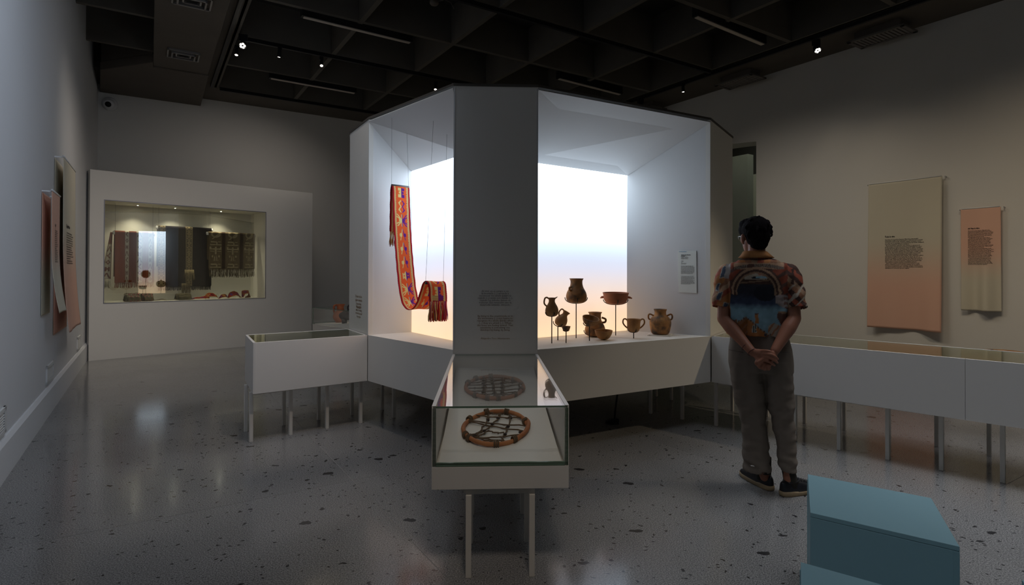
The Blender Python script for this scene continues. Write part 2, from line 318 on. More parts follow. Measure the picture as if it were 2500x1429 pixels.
# ================================================================== the room
LW, RW, BW, FW = -.828, 9.15, 13.06, -3.6
ZC, ZB = 4.86, 5.42
def ubox(mb, u0, u1, n0, n1, z0, z1, mat=0):
    return mb.prism([tuple(un(u0, n0)[:2]), tuple(un(u1, n0)[:2]), tuple(un(u1, n1)[:2]), tuple(un(u0, n1)[:2])], z0, z1, mat)
mb = MB(); ubox(mb, FW-.2, BW+.2, LW-.2, 15.2, -.25, -.0006)
floor = structure(mb.build('floor', GROUT, origin=(0, 0, 0)))
js = [-1.2+2.35*k for k in range(0, 8)]; us = [-3.28+2.35*k for k in range(0, 8)]
for i in range(len(us)-1):
    for j in range(len(js)-1):
        g = .0022; n0 = max(js[j]+g, LW); n1 = js[j+1]-g
        mb = MB(); ubox(mb, us[i]+g, us[i+1]-g, n0, n1, -.01, 0.0); mb.build('floor_slab', TERR, floor)
mb = MB(); ubox(mb, FW-.2, us[0]-.002, LW, 15.2, -.01, 0); mb.build('floor_slab', TERR, floor)
mb = MB(); ubox(mb, FW, BW, LW-.2, LW, 0, 5.6); wall_left = structure(mb.build('wall_left', WALLL, origin=(0, 0, 0)))
mb = MB(); ubox(mb, BW, BW+.2, LW-.2, 15, 0, 5.6); structure(mb.build('wall_back', WALL, origin=(0, 0, 0)))
mb = MB(); ubox(mb, FW-.2, FW, LW-.2, RW+.2, 0, 5.6); structure(mb.build('wall_front', WALL, origin=(0, 0, 0)))
# right wall with a flat arched opening
mb = MB(); TW = .45; D0, D1 = 6.24, 9.3
ubox(mb, FW, D0, RW, RW+TW, 0, 5.6); ubox(mb, D1, BW, RW, RW+TW, 0, 5.6)
arch = [(D0+(D1-D0)*k/20, 3.64+.16*math.sin(math.pi*(.18+.82*k/20))) for k in range(21)]
for a, b in zip(arch[:-1], arch[1:]):
    P = [un(a[0], RW), un(b[0], RW), un(b[0], RW+TW), un(a[0], RW+TW)]
    mb.prism([tuple(q[:2]) for q in P], [a[1], b[1], b[1], a[1]], 5.6)
structure(mb.build('wall_right', WALL, origin=(0, 0, 0)))
mb = MB(); ubox(mb, 7.64, 12, 10.9, 11.1, 0, 3.94); structure(mb.build('wall_corridor', paint('wall_green', (.42, .44, .38), .7), origin=(0, 0, 0)))
mb = MB(); ubox(mb, 5, 14, 13.5, 13.7, 0, 3.97); ubox(mb, 5, 14, 13.5, 13.7, 3.97, 5.6, 1); structure(mb.build('wall_passage', [paint('wall_green_far', (.5, .5, .42), .7), CEIL], origin=(0, 0, 0)))
area_light(un(7.6, 12.4, 5.2), un(7.6, 12.3, 0), 16, (.97, 1., .82), 2., .8)  # fill added to brighten the passage behind the arch, no lamp seen
area_light(un(6.9, 10.2, 5.2), un(8.2, 10.9, 1.5), 5, (.95, 1., .84), .8, .4)  # smaller fill added in front of the green wall
# baseboard of the left wall: low plinth with a chamfered top
mb = MB(); pr = [(0, 0), (.03, 0), (.03, .235), (.012, .262), (0, .262)]
for k in range(len(pr)):
    a, b = pr[k], pr[(k+1) % len(pr)]
    mb.add([un(FW, LW+a[0], a[1]), un(BW, LW+a[0], a[1]), un(BW, LW+b[0], b[1]), un(FW, LW+b[0], b[1])], [(0, 1, 2, 3)])
structure(mb.build('baseboard_left', WALLL, origin=(0, 0, 0)))
# ceiling: slab, plain soffits around, coffer beams
mb = MB(); ubox(mb, FW-.2, BW+.2, LW-.2, 15, ZB, 5.65); ceiling = structure(mb.build('ceiling', CEIL, origin=(0, 0, 0)))
NL = [1.05+1.42*k for k in range(6)]; UL = [12.1-1.424*k for k in range(11)]
for a in ((FW, BW, NL[-1], RW), (UL[0], BW, LW, NL[-1]), (FW, UL[0], .80, NL[0])):
    mb = MB(); ubox(mb, *a, ZC, ZC+.03); mb.build('soffit', SOFF, ceiling)
for n_ in NL:
    mb = MB(); ubox(mb, FW, UL[0]+.03, n_-.035, n_+.035, ZC, ZB); mb.build('coffer_beam', BEAM, ceiling)
for u_ in UL:
    if u_ < FW: continue
    mb = MB(); ubox(mb, u_-.035, u_+.035, LW, NL[-1], ZC+.004, ZB); mb.build('coffer_beam', BEAM, ceiling)

# ducts at the top left
t = thing('ventilation_duct', 'large dark boxed air duct under the ceiling along the left wall', 'duct', un(9, .4, 4.5))
mb = MB(); ubox(mb, FW+.1, 10.95, .03, .82, 4.72, ZC); mb.build('duct_run', DUCT, t, bevel=.01)
mb = MB(); P = [un(10.7, .03), un(11.6, -.71), un(13.05, -.80), un(13.05, .85), un(10.951, .83), un(10.951, .03)]
mb.prism([tuple(q[:2]) for q in P], 4.70, 4.84); mb.build('duct_end', DUCT, t, bevel=.01)
mb = MB(); mb.prism([tuple(un(*q)[:2]) for q in ((10.72, .02), (11.62, -.70), (12.0, -.72), (12.0, .02))], 4.841, 5.18); mb.build('duct_side_box', DUCT, t, bevel=.01)
for uu in (10.1, 8.0):
    mb = MB(); c = un(uu, .42, 4.70); a, b = .19, .27
    for q, r, h in ((.19, .27, .03), (.13, .20, .05), (.08, .13, .035)):
        ubox(mb, uu-q, uu+q, .42-r*.8, .42-r*.8+.02, 4.72-h, 4.72); ubox(mb, uu-q, uu+q, .42+r*.8-.02, .42+r*.8, 4.72-h, 4.72)
        ubox(mb, uu-q, uu-q+.02, .42-r*.8, .42+r*.8, 4.72-h, 4.72); ubox(mb, uu+q-.02, uu+q, .42-r*.8, .42+r*.8, 4.72-h, 4.72)
    d = mb.build('air_diffuser', paint('diffuser_grey', (.30, .29, .28), .3, metallic=.5), t)
    mb = MB(); ubox(mb, uu-.07, uu+.07, .36, .48, 4.70, 4.72); mb.build('diffuser_core', VDARK, d)
# lighting tracks
def track(lbl, a, b):
    mb = MB(); a = np.array(a); b = np.array(b); mb.seg(a, b, ZC-.055, ZC-.001, .045); o = mb.build('lighting_track', BLACK); tag(o, lbl, 'lighting track', 'lighting tracks on the ceiling')
track('long black lighting track crossing the coffered ceiling above the kiosk', un(6.40, 1.1), un(6.40, 8.12))
track('black lighting track carrying small spotlights over the left half of the room', un(9.24, 1.1), un(9.24, 8.12))
track('black lighting track along the far end of the coffers near the back wall', un(12.06, 1.1), un(12.06, 8.12))
track('black lighting track along the coffer edge beside the air duct', un(FW+.2, .98), un(12.0, .98))
track('black lighting track along the coffer edge beside the right wall', un(FW+.2, 8.24), un(12.0, 8.24))
# linear pendants (switched off)
def linear(p0, p1, h, lbl):
    a = onz(*p0, 1.4+h); b = onz(*p1, 1.4+h); m = (a+b)/2; L = np.linalg.norm(b-a); ang = math.atan2(b[1]-a[1], b[0]-a[0])
    t = thing('linear_lamp', lbl, 'ceiling lamp', (m[0], m[1], ZC), 'linear ceiling lamps')
    mb = MB(); mb.box((m[0], m[1], m[2]+.075), (L+.06, .09, .14), ang); mb.build('housing', BLACK, t)
    mb = MB(); mb.box((m[0], m[1], m[2]+.0), (L, .055, .012), ang); mb.build('diffuser', DIFFUSER, t)
    for s_ in (-.4, .4):
        q = m+(b-a)*s_; mb = MB(); mb.tube([(q[0], q[1], m[2]+.14), (q[0], q[1], 5.4)], .004, 5); mb.build('hanging_wire', BLACK, t)
linear((741, 42), (1000, 105), 3.38, 'long off white strip lamp left of centre on the coffered ceiling')
linear((662, 192), (865, 228), 3.38, 'strip lamp above the left display wall, farthest left of the four')
linear((1700, 42), (1862, 109), 3.38, 'strip lamp nearest the top right, above the visitor')
linear((1365, 193), (1513, 231), 3.38, 'strip lamp just above the top edge of the bright pottery niche')
# ceiling air units on the right soffit
for uu, lbl in ((3.98, 'slatted metal air unit nearest the viewer on the right soffit'), (6.27, 'slatted metal air unit in the middle of the right soffit'), (8.5, 'air unit on the right soffit half hidden by the kiosk top')):
    t = thing('air_unit', lbl, 'air vent', un(uu, 8.72, 4.7), 'air units on the right soffit')
    mb = MB(); ubox(mb, uu-.30, uu+.30, 8.60, 8.86, 4.74, ZC); mb.build('housing', DUCT, t)
    mb = MB(); 
    for (a, b, c, d) in ((uu-.37, uu+.37, 8.52, 8.57), (uu-.37, uu+.37, 8.89, 8.94), (uu-.37, uu-.32, 8.52, 8.94), (uu+.32, uu+.37, 8.52, 8.94)): ubox(mb, a, b, c, d, 4.715, 4.74)
    mb.build('frame', paint('unit_grey', (.17, .155, .14), .5), t)
    for k in range(12):
        x = uu-.30+k*.052; mb = MB(); mb.prism([tuple(un(x, 8.58)[:2]), tuple(un(x+.03, 8.58)[:2]), tuple(un(x+.03, 8.88)[:2]), tuple(un(x, 8.88)[:2])], 4.722, 4.738); mb.build('slat', paint('slat_grey', (.24, .22, .20), .4) if k == 0 and uu < 4 else bpy.data.materials['slat_grey'], t)
# spot lamps
LENS = emit('lamp_lens', (1., .93, .80), 9.); LENSW = emit('lamp_lens_soft', (1., .9, .8), 3.)
def spotlamp(px, py, u, n, tgt, lbl, big=False, power=0., col=NEUT, cone=40, dim=False, blend=.6, hang=.16):
    Zl = ZC-.055-hang; c = un(u, n, Zl)
    if px is not None: c = onz(px, py, Zl)
    d = np.array(tgt, float)-c; d /= np.linalg.norm(d); r = .052 if big else .028; L = .085 if big else .12
    t = thing('track_spotlight', lbl, 'spotlight', (c[0], c[1], ZC-.055), 'track spotlights')
    q = Vector(d).to_track_quat('Z', 'Y').to_matrix(); M = np.array(q); base = c-d*L
    mb = MB(); mb.tube([(base[0], base[1], ZC-.05), (base[0], base[1], base[2])], .012, 8); mb.build('stem', BLACK, t)
    mb = MB(); mb.box((base[0], base[1], ZC-.075), (.12 if big else .06, .04, .05 if not big else .10), .3); mb.build('adapter', BLACK, t)
    mb = MB(); mb.lathe([(r*.5, -.03), (r*.9, 0), (r, L*.5), (r, L), (r*.9, L), (r*.88, L-.012), (0, L-.012)], base, 20, M); h = mb.build('lamp_head', BLACK, t)
    mb = MB()
    if big:
        for k in range(5):
            a = k*2*math.pi/5; off = M @ np.array([math.cos(a)*r*.52, math.sin(a)*r*.52, L-.008]); mb.lathe([(0, 0), (r*.28, .001), (r*.22, .006), (0, .008)], base+off, 10, M)
    else: mb.lathe([(0, L-.008), (r*.86, L-.008), (r*.7, L-.004), (0, L-.002)], base, 16, M)
    mb.build('lens', LENSW if dim else LENS, h)
    if power: 
        s = spot_light(c+d*(.02), tgt, power, col, cone, blend, .03); s.parent = t; s.location = Vector(c+d*.02)-t.location
VIS = [  # px, py, target, label, big, power, colour, cone, dim
 (592, 112, un(4.0, -.3, .5), 'bright round spotlight at the left end of the upper left track', True, 0, NEUT, 40, False),
 (577, 135, un(7.5, .5, 0), 'small spotlight directly below the bright round one beside the duct', False, 0, NEUT, 40, True),
 (681, 140, un(9.6, 1.2, 0), 'small downward spotlight, second along the left track', False, 0, NEUT, 40, True),
 (785, 161, un(6.0, 1.5, 0), 'small tilted spotlight, third along the left track', False, 0, NEUT, 40, True),
 (1063, 219, un(7, 3, 0), 'tiny spotlight just above the top left corner of the centre column', False, 0, NEUT, 40, True),
 (1997, 124, un(2.0, 6.6, .4), 'large round spotlight hanging before the right wall', True, 0, NEUT, 40, False),
 (1668, 225, un(6.9, 8.25, 0), 'small cylinder spotlight pointing straight down by the right wall', False, 0, NEUT, 50, False),
 (1567, 262, un(4.5, 7.0, .4), 'large round spotlight peeping over the kiosk top', True, 0, NEUT, 40, False)]
for px, py, tg, lb, big, pw, cl, cn, dm in VIS: spotlamp(px, py, 0, 0, tg, lb, big, pw, cl, cn, dm)

# security camera on the back wall
c = onpl(268, 253, U, BW-.06)
t = thing('security_camera', 'white dome security camera high in the far left corner', 'camera', tuple(c))
dd = -np.array([*U, 0]); M = np.array(Vector(dd).to_track_quat('Z', 'Y').to_matrix())
mb = MB(); mb.lathe([(.12, -.06), (.125, -.03), (.12, 0), (.10, .03), (0, .035)], c, 24, M); mb.build('mount', WHITE, t)
cd = np.array([.35, -.85, -.35]); cd /= np.linalg.norm(cd); M2 = np.array(Vector(cd).to_track_quat('Z', 'Y').to_matrix())
mb = MB(); mb.lathe([(0, -.07), (.07, -.055), (.095, 0), (.08, .05), (.055, .075), (.05, .07), (0, .07)], c+cd*.05, 24, M2); h = mb.build('camera_ball', WHITE, t)
mb = MB(); mb.lathe([(.05, .066), (.05, .078), (.03, .088), (0, .09)], c+cd*.05, 20, M2); mb.build('lens', BLACK, h)
# smoke detector on a beam of the ceiling
c = onz(1060, 12, 4.9); t = thing('smoke_detector', 'small round detector with a loose cable at the top of the ceiling', 'smoke detector', tuple(c))
mb = MB(); mb.lathe([(.045, .0), (.06, .02), (.06, .05), (.03, .06)], c, 18); mb.build('body', paint('grey_dull', (.14, .12, .10), .6), t)
mb = MB(); mb.tube([c+np.array([.06, 0, .05]), c+np.array([.14, 0, .07]), c+np.array([.22, 0, .03]), c+np.array([.26, 0, -.05])], .005, 6); mb.build('cable', bpy.data.materials['grey_dull'], t)
mb = MB(); mb.tube([c+np.array([0, 0, .05]), (c[0], c[1], ZB)], .008, 6); mb.build('stem', BLACK, t)

# vents on the left wall
for uu, lbl in ((3.62, 'white wall vent low on the left wall, cut by the picture edge'), (6.55, 'white louvred vent low on the left wall near the middle'), (10.0, 'small white vent low on the left wall under the pink banner')):
    pass
for px0, px1, lbl in ((-18, 4, 'white wall vent low on the left wall, cut by the picture edge'), (113, 131, 'white louvred vent low on the left wall near the middle'), (187, 198, 'small white vent low on the left wall beyond the pink banner')):
    a = onpl(px0, 700, N, LW); b = onpl(px1, 700, N, LW); u0 = U @ a[:2]; u1 = U @ b[:2]; um = (u0+u1)/2; hw = .24
    u0, u1 = um-hw, um+hw; z0, z1 = .29, .47
    t = thing('wall_vent', lbl, 'air vent', un(um, LW+.01, z0), 'vents low on the left wall')
    mb = MB(); w = .03
    for (a0, a1, c0, c1) in ((u0, u1, z0, z0+w), (u0, u1, z1-w, z1), (u0, u0+w*1.6, z0, z1), (u1-w*1.6, u1, z0, z1)): ubox(mb, a0, a1, LW, LW+.014, c0, c1)
    mb.build('frame', GRILLE, t, bevel=.002)
    mb = MB(); ubox(mb, u0+w, u1-w, LW-.0, LW+.002, z0+w, z1-w); mb.build('shade_sheet', VDARK, t)  # flat black sheet in place of the shade behind the slats
    for k in range(7):
        z = z0+w+.008+k*.0175; mb = MB(); mb.slab([un(u0+w, LW+.003, z+.009), un(u1-w, LW+.003, z+.009), un(u1-w, LW+.012, z+.001), un(u0+w, LW+.012, z+.001)], .002); mb.build('slat', GRILLE, t)

# ================================================================== kiosk
ZT, ZS, ZK, ZG = 2.76, .816, .4055, .785
A = np.array([-.433, 4.185]); Fp = np.array([.191, 4.213]); B = np.array([-1.292, 5.12]); Cc = np.array([-1.62, 5.67]); D = np.array([1.779, 5.11]); E = np.array([2.25, 5.81])
P1 = np.array([-1.20, 7.40]); P2 = np.array([-.77, 7.85]); P3 = np.array([1.55, 8.15]); P4 = np.array([2.05, 7.75])
kiosk = thing('display_kiosk', 'tall white many-sided display kiosk with glowing lightbox niches in mid room', 'display kiosk', (.3, 6.1, 0))
def kpart(name, mb, mat=KIOSK, bevel=0.): return mb.build(name, mat, kiosk, bevel=bevel)
TP = .04
mb = MB(); mb.seg(A, Fp, ZK, ZT, TP, 1); kpart('centre_column', mb)
mb = MB(); mb.seg(Cc, B, ZK, ZT, TP, 1); kpart('left_column', mb)
mb = MB(); mb.seg(D, E, ZK, ZT, TP, 1); kpart('right_column', mb)
def inw(p, q): d = (q-p)/np.linalg.norm(q-p); return np.array([-d[1], d[0]])
def niche(p, q, a, b, zt2, nm):      # opening from p (left) to q (right) seen from outside; lightbox from a to b
    n = inw(p, q)
    mb = MB(); mb.seg(p, q, ZK, ZS-.03, TP, 1); kpart('base_panel', mb)
    mb = MB(); mb.prism([tuple(p), tuple(q), tuple(b), tuple(a)], ZS-.03, ZS); kpart('shelf', mb)
    mb = MB(); P = lambda s, z: (s[0], s[1], z)
    mb.slab([P(p, ZT-.012), P(a, zt2), P(b, zt2), P(q, ZT-.012)], .012); kpart('sloping_soffit', mb, KIN)
    mb = MB(); mb.slab([P(p, ZS), P(a, ZS), P(a, zt2), P(p, ZT-.012)], -.012); kpart('side_panel', mb, KIN)
    mb = MB(); mb.slab([P(b, ZS), P(q, ZS), P(q, ZT-.012), P(b, zt2)], -.012); o2 = kpart('side_panel', mb, KIN)
    mb = MB(); d = (b-a)/np.linalg.norm(b-a); nn = np.array([-d[1], d[0]])
    mb.seg(a, b, ZS, zt2, .05, 1); o = kpart('light_panel', mb, LBOX); o['label'] = 'glowing lightbox fabric, blue white above and peach below'
RA, RB = np.array([.07, 4.845]), np.array([1.128, 5.585]); LA, LB = np.array([-.948, 5.385]), np.array([-.36, 4.555])
niche(Fp, D, RA, RB, 2.345, 'right'); niche(B, A, LA, LB, 2.345, 'left')
niche(P1, Cc, np.array([-.98, 6.99]), np.array([-1.07, 6.40]), 2.345, 'back')
mb = MB(); mb.seg(P2, P1, ZK, ZT, TP, 1); kpart('back_left_column', mb)
for a, b in ((E, P4), (P4, P3), (P3, P2)):
    mb = MB(); mb.seg(a, b, ZK, ZT, TP, 1); kpart('back_panel', mb)
pol = [A, Fp, D, E, P4, P3, P2, P1, Cc, B]; cen = np.mean(pol, axis=0)
mb = MB(); mb.prism([tuple(cen+(p-cen)*1.004) for p in pol], ZT, ZT+.018); kpart('roof_board', mb, KDARK)
mb = MB(); mb.prism([tuple(cen+(p-cen)*.985) for p in pol], ZK-.0, ZK+.02); kpart('underside', mb)
def leg(px, py, parent, z1=ZK, w=.027, name='leg', rot=.7):
    p = onz(px, py, 0); mb = MB(); mb.box((p[0], p[1], z1/2), (w, w, z1), rot); return mb.build(name, LEG, parent, bevel=.002)
for q in ((1588.4, 1010), (1666, 1024), (1639, 977), (1602, 968), (961, 1020), (933, 1001), (1320, 985), (1100, 985)): leg(*q, kiosk)
# printed quotations on the columns
colx = np.array([*(Fp-A), 0])/np.linalg.norm(Fp-A); off = np.array([*(-inw(A, Fp)), 0])*.0015
q1 = "Al vivir en el campo o en\nla montaña (...) aprende a\nreconocer los üñüm (pájaros)\ncuando (...) están con miedo (...),\ncuando los árboles tienen un\nmalestar. Esa sensación uno la\ndesarrolla estando, viviendo."
q2 = "By living in the countryside or in\nthe mountains (...) one learns to\nrecognize the üñüm (birds) when\n(...) they are afraid (...). When\nthe trees are feeling unwell. That\nsensitivity is something one\ndevelops by being, by living."
nA = inw(A, Fp); cA = nA @ A
def onA(px, py): return onpl(px, py, nA, cA)+off
w1 = np.linalg.norm(onA(1252, 730)-onA(1166, 730))
INKP = paint('purple_brown_ink', (.26, .235, .23), .8); INKO = paint('orange_brown_ink', (.33, .22, .14), .8)
text('wall_text', q1, onA(1209, 713), colx, (0, 0, 1), .03, INKP, kiosk, 'CENTER', fitw=w1, line=.86)
text('wall_text', q2, onA(1209, 774), colx, (0, 0, 1), .03, INKO, kiosk, 'CENTER', fitw=w1*1.02, line=.86)
text('wall_text', 'Alejandro Tuco Huentecura', onA(1209, 828.5), colx, (0, 0, 1), .03, paint('ochre_ink', (.40, .29, .17), .8), kiosk, 'CENTER', fitw=w1*.82)
nB = inw(Cc, B); cB = nB @ Cc; colb = np.array([*(B-Cc), 0])/np.linalg.norm(B-Cc)
def onB(px, py): return onpl(px, py, nB, cB)-np.array([*nB, 0])*.0015
for yy, s_ in ((727, 'El canto de los\npájaros anuncia\nlo que viene\nen el día'), (752, 'Birdsong tells\nwhat is coming\nto the forest and\nits people')):
    text('wall_text', s_, onB(876, yy), colb, (0, 0, 1), .03, INKO, kiosk, 'CENTER', fitw=.22, line=.95)
# black floor cable under the kiosk
p0 = onz(1500, 1028, .03)
t = thing('floor_cable', 'black power cable dropping from the kiosk to a plug on the floor', 'cable', (p0[0], p0[1], 0))
mb = MB(); mb.tube([(p0[0]+.03, p0[1], ZK), (p0[0]+.028, p0[1], .28), (p0[0]+.01, p0[1], .14), (p0[0], p0[1], .04)], .009, 8); mb.build('cord', BLACK, t)
mb = MB(); mb.box((p0[0]-.005, p0[1], .025), (.085, .05, .05), .2); mb.box((p0[0]-.05, p0[1]+.02, .015), (.05, .04, .03), .6); mb.build('plug', BLACK, t, bevel=.006)

# label card on the inner side wall of the right niche
n = inw(RB, D); c0 = n @ D
def onS(px, py, k=0.003): return onpl(px, py, n, c0)-np.array([*n, 0])*k
sx = np.array([*(D-RB), 0])/np.linalg.norm(D-RB)
tl, tr, br, bl = onS(1655.5, 612), onS(1700.5, 613), onS(1701.5, 716), onS(1657, 714)
card = thing('label_card', 'cream printed label card on the pale inner wall right of the pots', 'label', tuple(bl))
mb = MB(); mb.slab([bl, br, tr, tl], .004); mb.build('paper', paint('card_stock', (.70, .71, .66), .8), card)
def cardt(s_, px, py, px2, mat, **k): text('printed_text', s_, onS(px, py, .009), sx, (0, 0, 1), .01, mat, card, fitw=np.linalg.norm(onS(px2, py)-onS(px, py)), **k)
cardt('Colección permanente', 1658, 615.5, 1677, paint('blue_ink', (.06, .28, .55), .8), bold=.0003)
cardt('Cántaro para limpieza\nde canelo', 1663, 623.5, 1687, INK, bold=.0004)
cardt('Pitcher for cleaning\nmagellanic winter bark\nDominga Neculmán', 1663, 628.5, 1682, INKG)
cardt('Cerámica\nCeramic', 1663, 638, 1669, INKG); cardt('2024\nColección del museo\nMuseum collection', 1663, 642, 1677, INKG)
cardt('Para extraer el agua de la vasija se usa\nun jarro que se llena con cuidado y se\nvierte en el cuenco de quien bebe. Algunas\npiezas tienen dos asas y un cuello ancho,\notras son cuencos pequeños de uso diario.\nLa arcilla se bruñe con una piedra lisa y\nse cuece a fuego abierto, por lo que cada\nvasija guarda las manchas del humo y del\nfuego. El agua que se bebe de ellas tiene\nel sabor de la tierra de la que vienen,\nmientras el canelo acompaña el rezo.', 1663, 650, 1697, INKG, line=.95)
cardt('To draw water from the vessel, a jug is\nused, filled with care and poured into\nthe bowl of the person who drinks. Some\npieces have two handles and a wide neck,\nothers are small bowls for daily use.\nThe clay is burnished with a smooth stone\nand fired in the open, so every vessel\nkeeps the marks of smoke and of flame.\nThe water that is drunk from them tastes\nof the earth from which they come, while\nthe bark goes with the prayer.', 1663, 675, 1697, INKG, line=.95)

# ================================================================== display cases
def quadcase(name, label, G, H, Pb, Pc, legs, extra=None, zs=ZS, well=.2):
    """G,Pb front edge (free end, kiosk end); H,Pc back edge."""
    t = thing(name, label, 'display case', (G[0], G[1], 0))
    pts = [G, Pb, Pc, H]; c = np.mean(pts, axis=0); th = .02
    def ins(p, k): return np.array(p)+(c-np.array(p))/np.linalg.norm(c-np.array(p))*k
    L = np.array(Pb)-np.array(G); L /= np.linalg.norm(L); Wd = np.array(H)-np.array(G); wl = np.linalg.norm(Wd); Wd /= wl
    mb = MB(); mb.seg(G, Pb, ZK, zs, th, 1); mb.build('front_board', CASE, t, bevel=.0015)
    mb = MB(); mb.seg(Pc, H, ZK, zs, th, 1); mb.build('back_board', CASE, t, bevel=.0015)
    mb = MB(); mb.seg(H+L*0, G, ZK, zs, th, 1); mb.build('end_board', CASE, t, bevel=.0015)
    mb = MB(); mb.seg(Pb, Pc, ZK, zs, th, 1); mb.build('end_board', CASE, t, bevel=.0015)
    i = [np.array(G)+L*th+Wd*th, np.array(Pb)-L*th+Wd*th, np.array(Pc)-L*th-Wd*th, np.array(H)+L*th-Wd*th]
    mb = MB(); mb.prism([tuple(q) for q in i], ZK, zs-well); mb.build('deck', DECK, t)
    mb = MB(); mb.prism([tuple(q) for q in i], zs-.010, zs-.002, 0, 1); mb.build('glass_pane', [TGLASS, GEDGE], t)
    for q in legs: leg(*q, t, ZK)
    return t, L, Wd
G, H = np.array([-2.062, 4.545]), np.array([-2.395, 5.12])
gap = .006
lc, lL, lW = quadcase('display_case', 'long white case on thin legs at the left, reaching out from the kiosk', G, H, B+(G-B)/np.linalg.norm(G-B)*gap, Cc+(H-Cc)/np.linalg.norm(H-Cc)*gap,
    [(612.5, 1079), (709, 1062), (798, 1047), (880, 1033.5), (600, 1054), (693, 1039), (778, 1025.5), (859, 1014)])
# frame rail under the left case
for a, b in (((612.5, 1079), (880, 1033.5)), ((600, 1054), (859, 1014))):
    p, q = onz(*a, 0), onz(*b, 0); mb = MB(); mb.seg(p[:2], q[:2], ZK-.028, ZK-.001, .025); mb.build('frame_rail', LEG, lc)
# things lying in the left case: dark carved stones
for px, py, s_, lbl in ((806, 823, .055, 'dark rough stone lying in the left case, largest lump'), (772, 828, .04, 'flat dark stone beside the largest lump in the left case'), (742, 831, .035, 'small dark stone nearest the free end in the left case')):
    p = onz(px, py-1, ZS-.13); mb = MB(); k = mb.ball((0, 0, 0), (s_*1.5, s_, s_*.8), 18, 12)
    for v in mb.v:
        for i in range(len(v)): v[i] *= 1+.35*noise.noise(Vector(v[i]*22+s_*90))
    mb.v[0] += np.array([p[0], p[1], ZS-.2+s_*.75]); o = mb.build('carved_stone', paint('stone_dark', (.05, .05, .045), .7, .3, 30, .5, 60) if s_ == .055 else bpy.data.materials['stone_dark']); tag(o, lbl, 'stone', 'stones in the left case')
# right case
dR = np.array([.7, -.714]); nR = np.array([.714, .70]); WR = .70; LR = 2.9
Gr = D+dR*LR; Hr = Gr+nR*WR; Dg = D+np.array([.012, -.004])
tt = np.linalg.solve(np.column_stack([dR, -(E-D)]), D-(D+nR*WR)); Pcr = D+nR*WR+dR*tt[0]+dR*.02
rlegs = [(1748.4, 1040), (1840, 1058), (1941, 1077.5), (2048.8, 1098.6), (2167.5, 1122.4), (2298.8, 1148), (2448.4, 1178.5), (1787.8, 1004), (1873, 1018), (1964.5, 1034.3), (2061.4, 1051), (2170, 1071), (2286.9, 1091.1), (2415, 1113.9)]
def rcase():
    t = thing('display_case', 'very long white case on thin legs running along the right side behind the visitor', 'display case', (D[0], D[1], 0))
    th = .02; f0, f1, b1, b0 = Dg, Gr, Hr, Pcr
    mid = .62; m0 = f0+(f1-f0)*mid
    mb = MB(); mb.seg(f0, m0-dR*.001, ZK, ZS, th, 1); mb.build('front_board', CASE, t)
    mb = MB(); mb.seg(m0+dR*.001, f1, ZK, ZS, th, 1); mb.build('front_board', CASE, t)
    mb = MB(); mb.seg(b1, b0, ZK, ZS, th, 1); mb.build('back_board', CASE, t)
    mb = MB(); mb.seg(f1, b1, ZK, ZS, th, 1); mb.build('end_board', CASE, t)
    mb = MB(); mb.seg(b0, f0, ZK, ZS, th, 1); mb.build('end_board', CASE, t)
    i = [f0+dR*th+nR*th, f1-dR*th+nR*th, b1-dR*th-nR*th, b0+dR*th-nR*th]
    mb = MB(); mb.prism([tuple(q) for q in i], ZK, ZS-.16); mb.build('deck', DECK, t)
    mb = MB(); mb.prism([tuple(q) for q in i], ZS-.010, ZS-.002, 0, 1); mb.build('glass_pane', [TGLASS, GEDGE], t)
    for q in rlegs: leg(*q, t, ZK)
    for a, b in ((rlegs[0], rlegs[6]), (rlegs[7], rlegs[13])):
        p, q = onz(*a, 0), onz(*b, 0); mb = MB(); mb.seg(p[:2], q[:2], ZK-.028, ZK-.001, .025); mb.build('frame_rail', LEG, t)
    return t
rcase()
# two low clay dishes in the right case near the picture edge
for px, py, r_, lbl in ((2450, 872, .14, 'wide shallow clay dish under glass at the right picture edge'), (2370, 868, .07, 'small clay bowl under glass left of the wide dish')):
    p = onz(px, py, ZS-.15); mb = MB(); mb.lathe([(0, 0), (r_*.4, 0), (r_*.8, .03), (r_, .06), (r_*.96, .06), (r_*.75, .035), (0, .012)], (p[0], p[1], ZS-.16), 28); o = mb.build('clay_dish', CLAY[0]); tag(o, lbl, 'dish')
